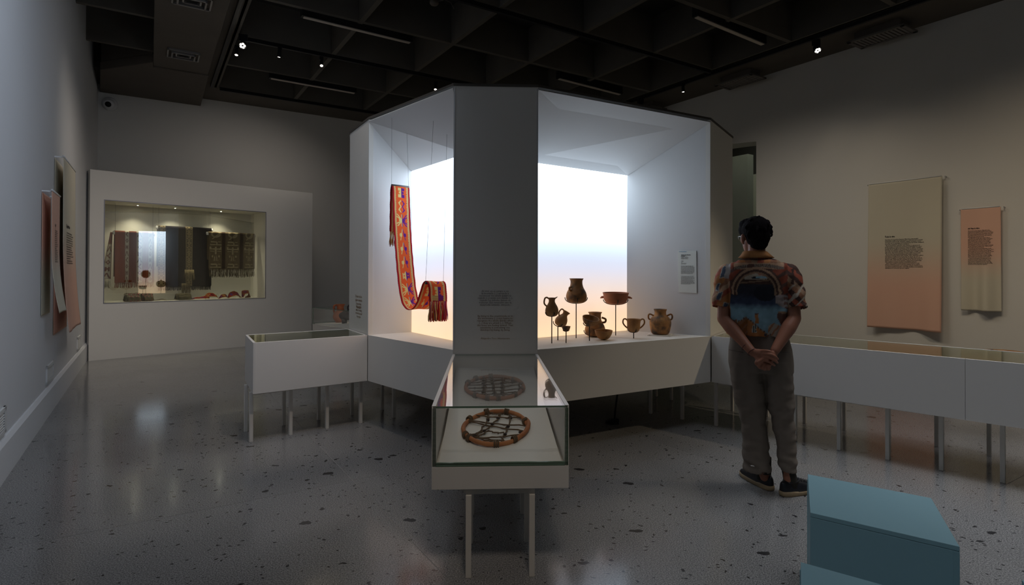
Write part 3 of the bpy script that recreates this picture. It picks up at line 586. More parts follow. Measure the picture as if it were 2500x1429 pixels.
# glass-topped cases with a glass end (front centre, back left)
def glasscase(name, label, a, b, L, axis, legrows, glass_side=False):
    """a,b: kiosk-side corners (left,right seen from the free end), axis: unit vector from the kiosk outwards."""
    a = np.array(a); b = np.array(b); ax = np.array(axis); w = (b-a)/np.linalg.norm(b-a); fa = a+ax*L; fb = b+ax*L; th = .018
    t = thing(name, label, 'display case', (fa[0], fa[1], 0)); zb2 = .512
    mb = MB(); mb.prism([tuple(q) for q in (a, b, fb, fa)], ZK, zb2-.004); mb.build('base_box', CASE, t, bevel=.0015)
    if not glass_side:
        mb = MB(); mb.seg(a, fa, zb2-.004, ZG, th, 1); mb.build('side_board', CASE, t)
    else:
        mb = MB(); mb.seg(a, fa, zb2-.004, ZG-.012, .012, 1); mb.build('side_glass', [GLASS], t)
    mb = MB(); mb.seg(fb, b, zb2-.004, ZG, th, 1); mb.build('side_board', CASE, t)
    # sloping deck
    i = [fa+w*(th+.012)-ax*.02, fb-w*(th+.012)-ax*.02, b-w*(th+.012), a+w*(th+.012)]
    mb = MB(); mb.prism([tuple(q) for q in i], zb2-.003, [zb2+.006, zb2+.006, .685, .685]); mb.build('sloping_deck', DECK, t)
    # front glass with green edges, top glass
    e = .016; g0, g1 = fa+w*.003, fb-w*.003
    mb = MB(); mb.seg(g1, g0, zb2+.006+e*0, ZG-.012, .010, -1); mb.build('front_glass', [GLASS], t)
    for (p, q, z0, z1) in ((g0, g0+w*.016, zb2+.0, ZG-.012), (g1-w*.016, g1, zb2, ZG-.012), (g0, g1, zb2-.002, zb2+.014)):
        mb = MB(); mb.seg(q, p, z0, z1, .012, -1); mb.build('glass_edge', GEDGE, t)
    i = [fa+w*.006, fb-w*.006, b-w*.006, a+w*.006]
    mb = MB(); mb.prism([tuple(q) for q in i], ZG-.011, ZG-.002, 0, 1); mb.build('top_glass', [GLASS, GEDGE], t)
    return t, fa, fb, w
wv = (Fp-A)/np.linalg.norm(Fp-A); axc = np.array([wv[1], -wv[0]]); Lc = 1.60
cc, fa, fb, wdir = glasscase('display_case', 'white centre case with glass top and front, nearest the viewer', A-axc*0+axc*.004, Fp+axc*.004, Lc, axc, None)
midc = (fa+fb)/2; wl = .29
rows = [0.02, .345, .69, 1.04]
for r_ in rows:
    for s_ in (-1, 1):
        p = midc-axc*r_+wdir*s_*wl/2
        mb = MB(); mb.box((p[0], p[1], (ZK-.03)/2), (.026, .026, ZK-.03), math.atan2(wdir[1], wdir[0])); mb.build('leg', LEG, cc, bevel=.002)
    mb = MB(); mb.seg((midc-axc*r_-wdir*(wl/2+.013)), (midc-axc*r_+wdir*(wl/2+.013)), ZK-.03, ZK-.0005, .026, 1); mb.build('frame_rail', LEG, cc, bevel=.002)
for s_ in (-1, 1):
    p = midc-axc*.0+wdir*s_*(wl/2); mb = MB(); mb.seg(p-axc*.03, p-axc*1.05, ZK-.03, ZK-.0005, .024, 1); mb.build('frame_rail', LEG, cc)
axb = np.array([-.72, .69]); axb /= np.linalg.norm(axb)
bcase, bfa, bfb, bw = glasscase('display_case', 'glass sided case behind the left case holding two dark and red vessels', P1+axb*.01, P2+axb*.01, 2.88, axb, None, True)
for r_ in (.1, .9, 1.8, 2.6):
    for s_ in (.17, .46):
        p = bfa-axb*r_+bw*s_; mb = MB(); mb.box((p[0], p[1], ZK/2), (.026, .026, ZK), .7); mb.build('leg', LEG, bcase)

# ================================================================== stools
def stool(tl, tr, br, bl, z, label):
    P = [np.array(q) for q in (tl, tr, br, bl)]; c = np.mean(P, axis=0)
    t = thing('stool', label, 'stool', (c[0], c[1], 0), 'blue block stools')
    mb = MB(); mb.prism([tuple(q) for q in P], z-.018, z); mb.build('top_board', BLUE, t, bevel=.002)
    n = len(P)
    for i in range(4):
        mb = MB(); mb.seg(P[i], P[(i+1) % 4], 0.0, z-.019, .018, -1); mb.build('side_board', BLUE, t, bevel=.0015)
sc = .45
s_tl, s_tr, s_br, s_bl = [onz(*q, sc)[:2] for q in ((1972, 1158), (2273.7, 1216.4), (2343.3, 1335.2), (1978, 1251.7))]
stool(s_tl, s_tr, s_br, s_bl, sc, 'pale blue block stool by the feet of the visitor')
o_ = onz(1954.7, 1372.4, sc)[:2]; ex = s_tr-s_tl; ey = s_bl-s_tl
stool(o_, o_+ex, o_+ex+ey, o_+ey, sc, 'blue block stool cut off at the bottom edge of the picture')
o_ = onz(2494, 1415.6, sc)[:2]
stool(o_, o_+ex*.9+ey*.2, o_+ex*.9+ey*1.2, o_+ey, sc, 'blue block stool of which only a corner shows at the bottom right')

# ================================================================== display wall with glazed niche
AW = math.radians(47.0); wd = np.array([math.cos(AW), math.sin(AW)]); wn = np.array([-wd[1], wd[0]])   # along, into the wall
W0 = np.array([-6.45, 8.69]); cW = wn @ W0; WLEN = 3.62; WZ = 2.93
def onW(px, py, k=0.): return onpl(px, py, wn, cW+k)
def wa(s, k, z): p = W0+wd*s+wn*k; return np.array([p[0], p[1], z])
def wloc(p): q = np.array(p[:2])-W0; return q @ wd
dwall = thing('display_wall', 'free standing pale partition with a glazed textile niche at the left back', 'partition', wa(WLEN/2, .3, 0))
q = [onW(257.6, 489.6), onW(649, 519), onW(646.8, 724.5), onW(252.4, 743.8)]
s0 = (wloc(q[0])+wloc(q[3]))/2; s1 = (wloc(q[1])+wloc(q[2]))/2; z1 = (q[0][2]+q[1][2])/2; z0 = (q[2][2]+q[3][2])/2
ND = .62
def wbox(mb, sa, sb, ka, kb, za, zb, mat=0): return mb.prism([tuple(wa(sa, ka, 0)[:2]), tuple(wa(sb, ka, 0)[:2]), tuple(wa(sb, kb, 0)[:2]), tuple(wa(sa, kb, 0)[:2])], za, zb, mat)
mb = MB()
for a in ((0, s0, 0, .03, 0, WZ), (s1, WLEN, 0, .03, 0, WZ), (s0, s1, 0, .03, 0, z0), (s0, s1, 0, .03, z1, WZ)): wbox(mb, *a)
mb.build('front_face', WALL, dwall)
mb = MB(); wbox(mb, 0, .03, .03, .72, 0, WZ); mb.build('end_face', WALL, dwall)
mb = MB(); wbox(mb, WLEN-.03, WLEN, .03, .72, 0, WZ); mb.build('end_face', WALL, dwall)
mb = MB(); wbox(mb, .03, WLEN-.03, .69, .72, 0, WZ); mb.build('rear_face', WALL, dwall)
mb = MB(); wbox(mb, .03, WLEN-.03, .03, .69, WZ-.03, WZ); mb.build('top_cover', WALL, dwall)
NI = paint('niche_paint', (.66, .64, .57), .7, .03)
mb = MB(); wbox(mb, s0-.02, s1+.02, .03+ND, .03+ND+.02, z0-.02, z1+.02); mb.build('niche_back', NI, dwall)
mb = MB(); wbox(mb, s0-.02, s0, .03, .03+ND, z0-.02, z1+.02); mb.build('niche_side', NI, dwall)
mb = MB(); wbox(mb, s1, s1+.02, .03, .03+ND, z0-.02, z1+.02); mb.build('niche_side', NI, dwall)
mb = MB(); wbox(mb, s0, s1, .03, .03+ND, z0-.02, z0); mb.build('niche_floor', NI, dwall)
mb = MB(); wbox(mb, s0, s1, .03, .03+ND, z1, z1+.02); mb.build('niche_ceiling', NI, dwall)
mb = MB(); wbox(mb, s0+.002, s1-.002, .012, .020, z0+.002, z1-.002); mb.build('glass_pane', NGLASS, dwall)
FR = paint('niche_trim', (.30, .30, .34), .35, metallic=.6); fw = .012
for a in ((s0-fw, s0, z0-fw, z1+fw), (s1, s1+fw, z0-fw, z1+fw), (s0, s1, z0-fw, z0), (s0, s1, z1, z1+fw)):
    mb = MB(); wbox(mb, a[0], a[1], -.003, .001, a[2], a[3]); mb.build('trim_strip', FR, dwall)
DLIT = emit('downlight_lens', (1., .94, .76), 110.)
for px, py in ((334.8, 501.5), (427.8, 508), (548, 514.8)):
    d = ray(px, py); p = EYE+d*((z1-HC)/d[2]); s_ = min(max(wloc(p), s0+.1), s1-.1); k_ = .40
    c = wa(s_, k_, z1); mb = MB(); mb.lathe([(.026, 0), (.026, -.006), (.018, -.006), (.018, -.001)], c, 16); h = mb.build('downlight', CHROME, dwall)
    mb = MB(); mb.lathe([(0, -.004), (.017, -.004), (.017, -.001)], c, 14); mb.build('downlight_lens', DLIT, h)
    l = spot_light(c-np.array([0, 0, .012]), c+np.array([0, 0, -1.]), 26.0, (1., .90, .66), 110, .95, .02); l.parent = h; l.location = Vector(c-np.array([0, 0, .012]))-Vector(ORI[dwall.name]); 

CLOTH = colmat('woven_wool', .95, .5, 260., .08); CLOTHF = colmat('woven_band', .9, .4, 500., .1)
WIRE = paint('thin_wire', (.12, .12, .12), .4, metallic=.5)
def fringe(name, P0, P1_, down, n, r, cols, mat, parent, jit=.25, depth=None):
    mb = MB(); P0 = np.array(P0, float); P1_ = np.array(P1_, float)
    for i in range(n):
        t = (i+.5)/n; p = P0+(P1_-P0)*t; L = down*(1-random.random()*jit); w1 = random.uniform(-1, 1)*down*.10; w2 = random.uniform(-1, 1)*down*.08
        ax = (P1_-P0)/np.linalg.norm(P1_-P0); oth = np.cross(ax, [0, 0, 1.])
        path = [p, p+ax*w1*.4+oth*w2*.5-np.array([0, 0, L*.4]), p+ax*w1+oth*w2-np.array([0, 0, L*.75]), p+ax*w1*1.1+oth*w2-np.array([0, 0, L])]
        mb.tube(path, [r, r, r*1.15, r*.7], 4, True, col=random.choice(cols) if isinstance(cols, list) else cols(t))
    o = mb.build(name, mat, parent); o['kind'] = 'stuff'; return o
def hexc(r, g, b): return np.array([r, g, b], float)
# ponchos: local frame s (along the wall), drop from a rod; front layer nearer to the glass
def poncho(label, sa, sb, k, zt, zfront, zback, pat, fr, frcol, sag=0., curl=0., rod=.035, npx=220, nz=260, wires=(), fold=.012, seed=0.):
    t = thing('poncho', label, 'textile', wa((sa+sb)/2, k, zfront), 'woven ponchos in the glazed niche')
    u = np.linspace(0, 1, npx); Lf = zt-zfront; Lb = zt-zback; arc = math.pi*rod
    s_ = np.linspace(0, Lf+arc+Lb, nz)
    P = np.zeros((npx, nz, 3)); C = np.zeros((npx, nz, 3))
    for j, sv in enumerate(s_):
        if sv < Lf: z = zfront+sv; kk = k-rod
        elif sv < Lf+arc: a = (sv-Lf)/rod; z = zt+rod*math.sin(a); kk = k-rod*math.cos(a)
        else: z = zt-(sv-Lf-arc); kk = k+rod
        drop = max(0., min(1., (zt-z)/max(Lf, .01)))
        for i, uu in enumerate(u):
            w = fold*drop*(math.sin(uu*17+seed)+.6*math.sin(uu*31+seed*2+z*2))
            sx_ = sa+(sb-sa)*uu + (uu-.5)*curl*drop
            P[i, j] = wa(sx_, kk+w, z-sag*math.sin(math.pi*uu)*drop*.3)
            C[i, j] = pat(uu, (zt+rod-z) if sv < Lf+arc else -(zt+rod-z), sv)
    mb = MB(); mb.grid(P, C); mb.build('cloth', CLOTH, t, solid=.004)
    fringe('fringe', P[2, 0], P[-3, 0], fr, int(170*(sb-sa)/.8), .0028, frcol, CLOTH, t)
    mb = MB(); mb.tube([wa(sa-.02, k, zt+.0), wa(sb+.02, k, zt+.0)], rod-.006, 14); mb.build('rod', WHITE, t)
    for f_ in (0.02, .98):
        p = wa(sa+(sb-sa)*f_, k, zt+rod); mb = MB(); mb.tube([p, (p[0], p[1], z1)], .0016, 5); mb.build('suspension_wire', WIRE, t)
    return t
CR = hexc(.46, .42, .33)
def sW(px, py, k): d = ray(px, py); t = (cW+k)/(wn[0]*d[0]+wn[1]*d[1]); p = EYE+d*t; return wloc(p), p[2]
def motif(a, b, kind):     # a in -1..1 across, b in 0..1 along: small woven figures, True where dark
    r = abs(a)
    if kind == 0: return (abs(a)+abs(b-.5)*2 < .8) and not (abs(a)+abs(b-.5)*2 < .3)
    if kind == 1: return (abs(r-.45) < .25 and .2 < b < .85) or (r < .2 and .4 < b < .6)
    if kind == 2: return abs(r-(b-.1)) < .2 and .1 < b < .9
    return (abs(a*.9-math.sin(b*9)*.35) < .28) and .1 < b < .9
RB1 = hexc(.24, .07, .035); RB2 = hexc(.16, .06, .04)
def pat1(u, z, s):
    base = RB1*(.85+.25*math.sin(u*9+1.)) if z > 0 else RB2
    for c0, w in ((.30, .055), (.62, .085), (.90, .05)):
        a = (u-c0)/w
        if abs(a) < 1:
            if abs(a) > .88: return RB2
            zz = abs(z)/.105; k = int(zz); return (RB2*.8 if motif(a/.85, zz-k, (k*5+int(c0*10)) % 4) else CR)
    return base
sA, zA = sW(277, 562, .30); sB, _ = sW(376, 570, .30); _, zBt = sW(300, 695, .30)
poncho('reddish brown poncho with three cream figured stripes at the left of the niche', sA+.02, sB, .33, zA-.04, zBt+.03, zA-.75, pat1, .09, [RB1, RB2, CR*.7], fold=.02, seed=1.)
# its back layer swings out at the left: a narrow figured strip with a tassel
t = thing('figured_strip', 'narrow cream figured strip with long tassels at the far left of the niche', 'textile', wa(sA, .40, zBt))
P = np.zeros((24, 120, 3)); C = np.zeros((24, 120, 3))
for i in range(24):
    for j in range(120):
        a = i/23*2-1; b = j/119; P[i, j] = wa(sA-.005-b*.07+a*(.015+.05*b), .40+.012*math.sin(a*3), zA-.03-b*(zA-zBt-.12)); zz = b*7; k = int(zz)
        C[i, j] = RB2 if abs(a) > .9 else ((RB2 if motif(a, zz-k, k % 4) else CR) if b > .25 else RB2)
mb = MB(); mb.grid(P, C); mb.build('cloth', CLOTH, t, solid=.004)
fringe('tassel', P[1, -1], P[-2, -1], .16, 24, .004, [CR, CR*.8, CR*.6], CLOTH, t)
BK = hexc(.012, .010, .011); OCH = hexc(.30, .235, .13)
def pat2(u, z, s):
    for c0 in (.565, .06):
        a = (u-c0)/.065
        if abs(a) < 1 and z > -.2:
            if .80 < abs(a) < .86: return BK
            zz = z/.082; k = math.floor(zz); f = zz-k
            if abs(a) > .72 or f < .07 or f > .93: return OCH
            d = abs(a)+abs(f-.5)*1.9
            if k % 2 == 0: return OCH if (d < .22) else (BK if d < .42 else (OCH*1.05 if d < .62 else BK if d > .95 and abs(a) > .35 else OCH*.8))
            return OCH*1.1 if d < .14 else (BK if d < .26 else (OCH if math.hypot(a, (f-.5)*1.6) < .62 else BK))
    return BK
sA2, zA2 = sW(386, 551, .42); sB2, _ = sW(517, 551, .42); _, zB2 = sW(470, 700, .42)
pn = poncho('black poncho with one ochre diamond band in the middle of the niche', sA2, sB2, .45, zA2-.03, zB2+.01, zA2-.7, pat2, .08, [BK, BK*1.6, BK*1.3], fold=.01, seed=2.5)
su = sA2+(sB2-sA2)*.565
fringe('band_tassel', wa(su-.075, .395, zB2+.30), wa(su+.075, .395, zB2+.30), .22, 44, .003, [OCH*.7, OCH*.5, OCH*.8], CLOTH, pn)
fringe('band_tassel', wa(su-.12, .40, zB2+.06), wa(su+.02, .40, zB2+.06), .20, 40, .003, [OCH*.5, OCH*.35], CLOTH, pn)
TN = hexc(.20, .145, .08); TNd = hexc(.05, .028, .018); TNl = hexc(.42, .34, .21)
def pat3(u, z, s):
    for c0 in (.315, .70):
        if abs(u-c0) < .036: return TNd
        if abs(u-c0) < .05: return TN*.7
    if abs(u-.505) < .006 and 0 < z < .17: return BK*.5
    cell = (u-.0)/.30 if u < .28 else ((u-.36)/.30 if u < .66 else (u-.745)/.25)
    a = (cell-.5)*2
    zz = z/.135; k = math.floor(zz); f = zz-k; r = abs(a)
    if k == 0: lit = abs(math.hypot(a, (f-.3)*1.4)-.55) < .13 or abs(a*.8+f-.6) < .09
    elif k in (1, 4): lit = (abs(f-.35) < .09 and a < .1 and a > -.7) or (abs(f-.75) < .07 and r < .8) or (abs(a-.15) < .09 and .35 < f < .8) or (abs(f-.35) < .05 and a > .3 and a < .7)
    elif k == 2: lit = (r < .12) or (abs(f-.3) < .08 and r < .8) or (abs(f-.62) < .06 and .2 < r < .8) or (abs(r-.75) < .12 and f < .4)
    elif k == 3: lit = (r < .38*f+.05 and .1 < f < .9 and (int(a*14) % 3 != 0)) or (abs(r-.45) < .11 and .15 < f < .45)
    else: lit = False
    n = .9+.2*noise.noise(Vector((u*60, z*60, 3.)))
    return (TNl if lit else TN*(.75 if r > .9 else .85))*n
sA3, zA3 = sW(509, 566, .30); sB3, _ = sW(622, 569, .30); _, zB3 = sW(560, 655, .30)
poncho('olive brown poncho with rows of woven figures at the right of the niche', sA3, sB3, .33, zA3-.03, zB3-.01, zA3-.5, pat3, .17, [TN*.6, TNd, TN*.5, TNl*.5], fold=.008, seed=4.)
# rolled and crumpled sashes on the niche floor
def sash(label, pts, w, pal, seed, k=.2, per=.07):
    """pts: (px at niche floor, height) control points of the ribbon's middle line."""
    P = []
    for px, h in pts:
        d = ray(px, 731); s_ = (cW+k)/(wn[0]*d[0]+wn[1]*d[1]); p = EYE+d*s_; P.append((wloc(p), h))
    P = np.array(P); n = 90; x = np.interp(np.linspace(0, len(P)-1, n), range(len(P)), P[:, 0]); h = np.interp(np.linspace(0, len(P)-1, n), range(len(P)), P[:, 1])
    ker = np.ones(7)/7; hp = np.convolve(np.pad(h, 3, 'edge'), ker, 'valid'); xp = np.convolve(np.pad(x, 3, 'edge'), ker, 'valid')
    t = thing('rolled_sash', label, 'textile', wa(x.mean(), k, z0), 'sashes lying on the niche floor')
    G_ = np.zeros((16, n, 3)); C = np.zeros((16, n, 3)); s_ = 0
    for j in range(n):
        if j: s_ += math.hypot(xp[j]-xp[j-1], hp[j]-hp[j-1])
        for i in range(16):
            a = i/15*2-1; G_[i, j] = wa(xp[j]+.012*a*math.sin(seed+j*.1), k+a*w*.32, z0+.006+hp[j]*.66*(.62+.38*(a+1)/2)*(1-.1*a*math.sin(seed*3))+.035*(a+1)/2*min(1, hp[j]/.03))
            f = s_/per; kk = int(f); ff = f-kk
            c = pal[0]
            if abs(a) > .8: c = pal[1]
            elif motif(a/.8, ff, (kk+int(seed)) % 4): c = pal[2+(kk % 2)]
            C[i, j] = c
    mb = MB(); mb.grid(G_, C); mb.build('ribbon', CLOTHF, t, solid=.003)
    return t
RED = hexc(.24, .012, .012); YEL = hexc(.34, .21, .04); BLU = hexc(.05, .03, .18); OLV = hexc(.13, .11, .06); PNK = hexc(.45, .08, .12); CRM = hexc(.45, .38, .25); DRK = hexc(.05, .04, .03)
def folded(label, px0, px1, h, pal, seed, k=.2):
    ps = []
    for px in (px0, px1): d = ray(px, 731); q = (cW+k)/(wn[0]*d[0]+wn[1]*d[1]); ps.append(wloc(EYE+d*q))
    sc_ = (ps[0]+ps[1])/2; hw = (ps[1]-ps[0])/2; t = thing('folded_sash', label, 'textile', wa(sc_, k, z0), 'sashes lying on the niche floor')
    for part in range(2):
        nu, nv = 70, 40; P = np.zeros((nu, nv, 3)); C = np.zeros((nu, nv, 3))
        for i in range(nu):
            for j in range(nv):
                a = i/(nu-1)*2-1; b = j/(nv-1)*2*math.pi; rr = (1-abs(a)**14*.5); hh = h*(1 if part == 0 else .72)
                n_ = 1+.22*noise.noise(Vector((a*2.2+seed, math.cos(b)*.9, math.sin(b)*.9+part*3)))
                kk = k+(part*-.075); y = math.copysign(abs(math.cos(b))**.55, math.cos(b))*.06*rr*n_; z = hh/2*(1+math.copysign(abs(math.sin(b))**.55, math.sin(b))*(rr*.5+.5)*(1+(n_-1)*.5))
                P[i, j] = wa(sc_+a*hw*(1 if part == 0 else .8)+.01*math.sin(b*2), kk+y, z0+.002+z*.98)
                f = (a*hw*2/.06+b*.8+seed); q = f-math.floor(f); c = pal[0]
                if motif(math.sin(b*2.5), q, int(f) % 4): c = pal[2] if int(f) % 2 else pal[3]
                if .9 < q: c = pal[1]
                C[i, j] = c
        mb = MB(); mb.grid(P, C); mb.build('fold', CLOTHF, t, solid=.002)
folded('olive and pink folded sash roll at the left end of the niche floor', 303, 343, .14, (OLV, DRK, PNK, CRM), 1.)
folded('second olive sash roll beside the first on the niche floor', 344, 373, .13, (OLV*1.2, DRK, OLV*.5, PNK), 2.4, .25)
folded('grey brown folded sash in the middle of the niche floor', 428, 466, .11, (OLV*.9, DRK, OLV*1.5, CRM*.5), 4., .24)
sash('thin flat dark sash strip stretched along the niche floor', [(372, .0), (385, .006), (395, .014), (405, .004), (430, .006), (446, .02)], .05, (DRK*1.5, CRM*.7, OLV, DRK), 3.)
sash('red and blue sash lying flat right of the middle of the niche floor', [(466, .0), (478, .02), (490, .02), (503, .03), (512, .015)], .10, (RED, YEL, BLU, RED*.4), 5., .16)
sash('red sash folded into a small arch on the niche floor', [(500, .0), (505, .08), (512, .10), (524, .09), (531, .02), (533, 0)], .14, (RED, YEL, RED*.3, YEL), 6.)
sash('yellow edged blue and red sash fold, third from the right', [(534, 0), (543, .05), (550, .07), (557, .01)], .14, (RED*.6, YEL, BLU, YEL), 7., .16)
sash('large red arching sash fold near the right end of the niche', [(556, .0), (564, .09), (574, .13), (582, .08), (588, .0)], .16, (RED, YEL, RED*.35, BLU), 8.)
sash('upright red rolled sash at the right end of the niche floor', [(592, 0), (594, .15), (600, .17), (608, .16), (609, .02), (600, .0)], .15, (RED, YEL, BLU, YEL*.8), 9.)
# faint label lettering at the niche's right side
tp = wa(s1-.16, .028, z1-.62)
# ================================================================== banners
def banner(label, u0, u1, ncen, inward, z_top, z_bot, ctop, cbot, head, body, italic, tx, lines_z, flare=0., wave=.02, mirror=False, backing=False, seed=0.):
    """n plane ncen; inward = +1/-1 direction from the wall into the room along N."""
    t = thing('text_banner', label, 'banner', un((u0+u1)/2, ncen, z_bot), 'hanging text banners')
    nu, nz = 40, 70; P = np.zeros((nu, nz, 3)); C = np.zeros((nu, nz, 3))
    def off(a, b):     # a 0..1 across, b 0 top..1 bottom
        return inward*(wave*b*(math.sin(a*7+seed)+.5*math.sin(a*13+seed*2))*.5+flare*max(0, b-.45)**2*3.3)
    def pos(a, b, k=0.): return un(u0+(u1-u0)*a, ncen+off(a, b)+k*inward, z_top+(z_bot-z_top)*b)
    for i in range(nu):
        for j in range(nz):
            a, b = i/(nu-1), j/(nz-1); P[i, j] = pos(a, b); f = min(1, max(0, (b-.35)/.4)); f = f*f*(3-2*f); C[i, j] = np.array(ctop)*(1-f)+np.array(cbot)*f
    mb = MB(); mb.grid(P, C); mb.build('cloth', BANNER, t, solid=.003)
    mb = MB(); mb.tube([un(u0-.01, ncen, z_top+.004), un(u1+.01, ncen, z_top+.004)], .009, 8); mb.build('top_rod', WHITE, t)
    nw = LW if inward > 0 else RW
    for uu in (u0+.02, u1-.02):
        mb = MB(); ubox(mb, uu-.006, uu+.006, min(nw, ncen), max(nw, ncen), z_top-.012, z_top+.002); mb.build('bracket', WHITE, t)
    if backing:
        P2 = np.zeros((nu, nz, 3))
        for i in range(nu):
            for j in range(nz): P2[i, j] = un(u0+(u1-u0)*i/(nu-1), nw+inward*.006, z_top-.02+(z_bot+.0-z_top)*j/(nz-1))
        mb = MB(); mb.grid(P2, C); mb.build('back_cloth', BANNER, t, solid=.002)
    # lettering laid on the cloth, bent with it
    def put(name, s_, a0, a1, za, zb_, bold=0.):
        cu = bpy.data.curves.new(name, 'FONT'); cu.body = s_; cu.size = .1; cu.resolution_u = 1; cu.shear = .25 if italic else 0; cu.space_line = 1.0; cu.offset = bold
        tt_ = bpy.data.objects.new('tmp', cu); COL.objects.link(tt_); me = bpy.data.meshes.new_from_object(tt_.evaluated_get(bpy.context.evaluated_depsgraph_get())); bpy.data.objects.remove(tt_)
        v = np.zeros(len(me.vertices)*3); me.vertices.foreach_get('co', v); v = v.reshape(-1, 3)
        x = (v[:, 0]-v[:, 0].min())/(v[:, 0].max()-v[:, 0].min()); y = (v[:, 1].max()-v[:, 1])/(v[:, 1].max()-v[:, 1].min())
        out = np.array([pos(a0+(a1-a0)*xx, (z_top-(za+(zb_-za)*yy))/(z_top-z_bot), .004) for xx, yy in zip(x, y)])-ORI[t.name]
        me.vertices.foreach_set('co', out.ravel()); me.materials.clear(); me.materials.append(INK); me.name = name
        o = bpy.data.objects.new(name, me); COL.objects.link(o); o.parent = t
    put('heading', head, tx[0], tx[0]+(tx[1]-tx[0])*tx[2], lines_z[0], lines_z[1], .004); put('paragraph', body, tx[0], tx[1], lines_z[2], lines_z[3], .0026)
    return t
BANNER = colmat('banner_cloth', .9, .05, 500., .1, fine=.03)
CREAM = (.66, .61, .49); PINK = (.80, .49, .37)
ES = """Las obras de los pueblos Rapanui, Mapuche y Atacameño/
Lickanantay revelan que la naturaleza no está fuera de la sociedad:
forma parte activa de ella. Animales, plantas, montañas y mares
son vidas que se entrelazan en la experiencia del mundo, enraizando
memorias y animando vínculos colectivos.
   En el pensamiento mapuche, esta relación se expresa en el
itrofill mongen, principio que reconoce la diversidad de lo vivo y
las interrelaciones que la sostienen. Cada ser, visible o invisible,
participa de un equilibrio que mantiene en movimiento el conjunto
de la vida. Las máscaras creadas por Gloria Huenchuleo para esta
exposición representan diversos tipos de hongos, semillas y frutos,
que evocan ciclos de protección y reciprocidad con el bosque.
   En el pueblo Atacameño/Lickanantay, antiguos artistas y
creadores contemporáneos han tomado como referentes a felinos,
aves, llamas y reptiles en la producción de obras, tal como se
aprecia en el trabajo de Luisa Terán. Desde Rapa Nui, la obra de
Johnny Tucki, "Hatu moai ahi" muestra un ser que por un lado es
lagarto y por el otro el ser humano. Usado para producir fuego,
hace explícita la unidad creativa y articuladora del arte.
   Estas obras señalan la importancia de los territorios y sus
diversos habitantes en la producción artística de los pueblos.
Son fuente de inspiración, pero también sustento material para la
creación: la madera, la piedra o la arcilla inscriben en su materia la
densidad de los entornos que las originan."""
EN = """The works of the Rapanui, Mapuche and
Atacameño/Lickanantay peoples reveal that
nature is not outside society; it forms an active
part of it. Animals, plants, mountains, and seas
are living beings that intertwine with human
experience in the world, anchoring memory
and animating collective bonds.
   In Mapuche thought, this relationship is
expressed through itrofill mongen, a principle
that recognizes the diversity of life and the
interrelations that sustain it. Every being,
visible or invisible, participates in a balance
that keeps the whole of life in motion. The
ceramic masks by Gloria Huenchuleo for
this exhibition represent various types of fungi,
seeds, and fruits, evoking cycles of gathering
and reciprocity with the forest.
   Among the Atacameño/Lickanantay, both
ancient artists and contemporary creators have
drawn inspiration from felines, birds, llamas,
and reptiles, as seen in the work of Luisa Terán.
From Rapa Nui, Johnny Tucki's "Hatu moai
ahi" depicts a being that from one side is a
lizard, while from the other, a human being.
When used to produce fire, it makes explicit
the creative and connective power of art.
   These works speak of the importance of
territories and their many inhabitants in the
artistic production of these peoples. They
are sources of inspiration but also material
supports for creation: wood, stone, and clay
inscribe within their matter the density of the
territories from which they originate."""
def up_(px, py, n_): p = onpl(px, py, N, n_); return U @ p[:2], p[2]
nb = RW-.07
a0, za0 = up_(2120.5, 450, nb); a1, za1 = up_(2300.5, 431.5, nb); _, zb0 = up_(2133, 798, nb); _, zb1 = up_(2299, 813, nb)
x0, h0 = up_(2160.5, 576.5, nb); x1, _ = up_(2256.5, 600, nb); _, h1 = up_(2160.5, 581, nb); _, l0 = up_(2160.5, 584.5, nb); _, l1 = up_(2160.5, 657, nb)
fr_ = lambda x, a, b: (x-a)/(b-a)
banner('large hanging text banner fading from cream to salmon pink on the right wall', a0, a1, nb, -1, (za0+za1)/2, (zb0+zb1)/2, CREAM, PINK, 'Todo lo vive', ES, False, (fr_(x0, a0, a1), fr_(x1, a0, a1), .26), (h0, h1, l0, l1), wave=.08, seed=1.2)
a0, za0 = up_(2345.5, 511.3, nb); a1, za1 = up_(2443.3, 505, nb); _, zb0 = up_(2353, 757, nb); _, zb1 = up_(2437, 762.5, nb)
x0, h0 = up_(2362.5, 557, nb); x1, _ = up_(2427, 600, nb); _, h1 = up_(2362.5, 560.5, nb); _, l0 = up_(2362.5, 563.3, nb); _, l1 = up_(2362.5, 647.5, nb)
banner('narrow hanging text banner, pink above and cream below, at the far right', a0, a1, nb, -1, (za0+za1)/2, (zb0+zb1)/2, PINK, CREAM, 'All That Is Alive', EN, True, (fr_(x0, a0, a1), fr_(x1, a0, a1), .46), (h0, h1, l0, l1), wave=.07, seed=3.0)
nl = LW+.075
a0, za0 = up_(155, 387, nl); a1, za1 = up_(184, 405, nl); _, zb0 = up_(153, 812, nl)
ES2 = "\n".join(ES.split("\n")[12:19]+ES.split("\n")[0:7])
x0, h0 = up_(161, 549, nl); x1, _ = up_(178, 600, nl)
banner('tall hanging text banner, cream above and pink below, on the left wall', a0, a1, nl, 1, za0+.02, zb0, CREAM, PINK, 'Espíritus', ES2, False, (fr_(x0, a0, a1), fr_(x1, a0, a1), .5), (h0+.01, h0-.04, h0-.07, h0-.42), flare=.055, wave=.015, backing=True, seed=.4)
a0, za0 = up_(127, 468, nl); a1, za1 = up_(146, 480, nl); _, zb0 = up_(120, 768, nl)
EN2 = "\n".join(EN.split("\n")[7:24])
x0, h0 = up_(134, 548, nl); x1, _ = up_(139.5, 600, nl)
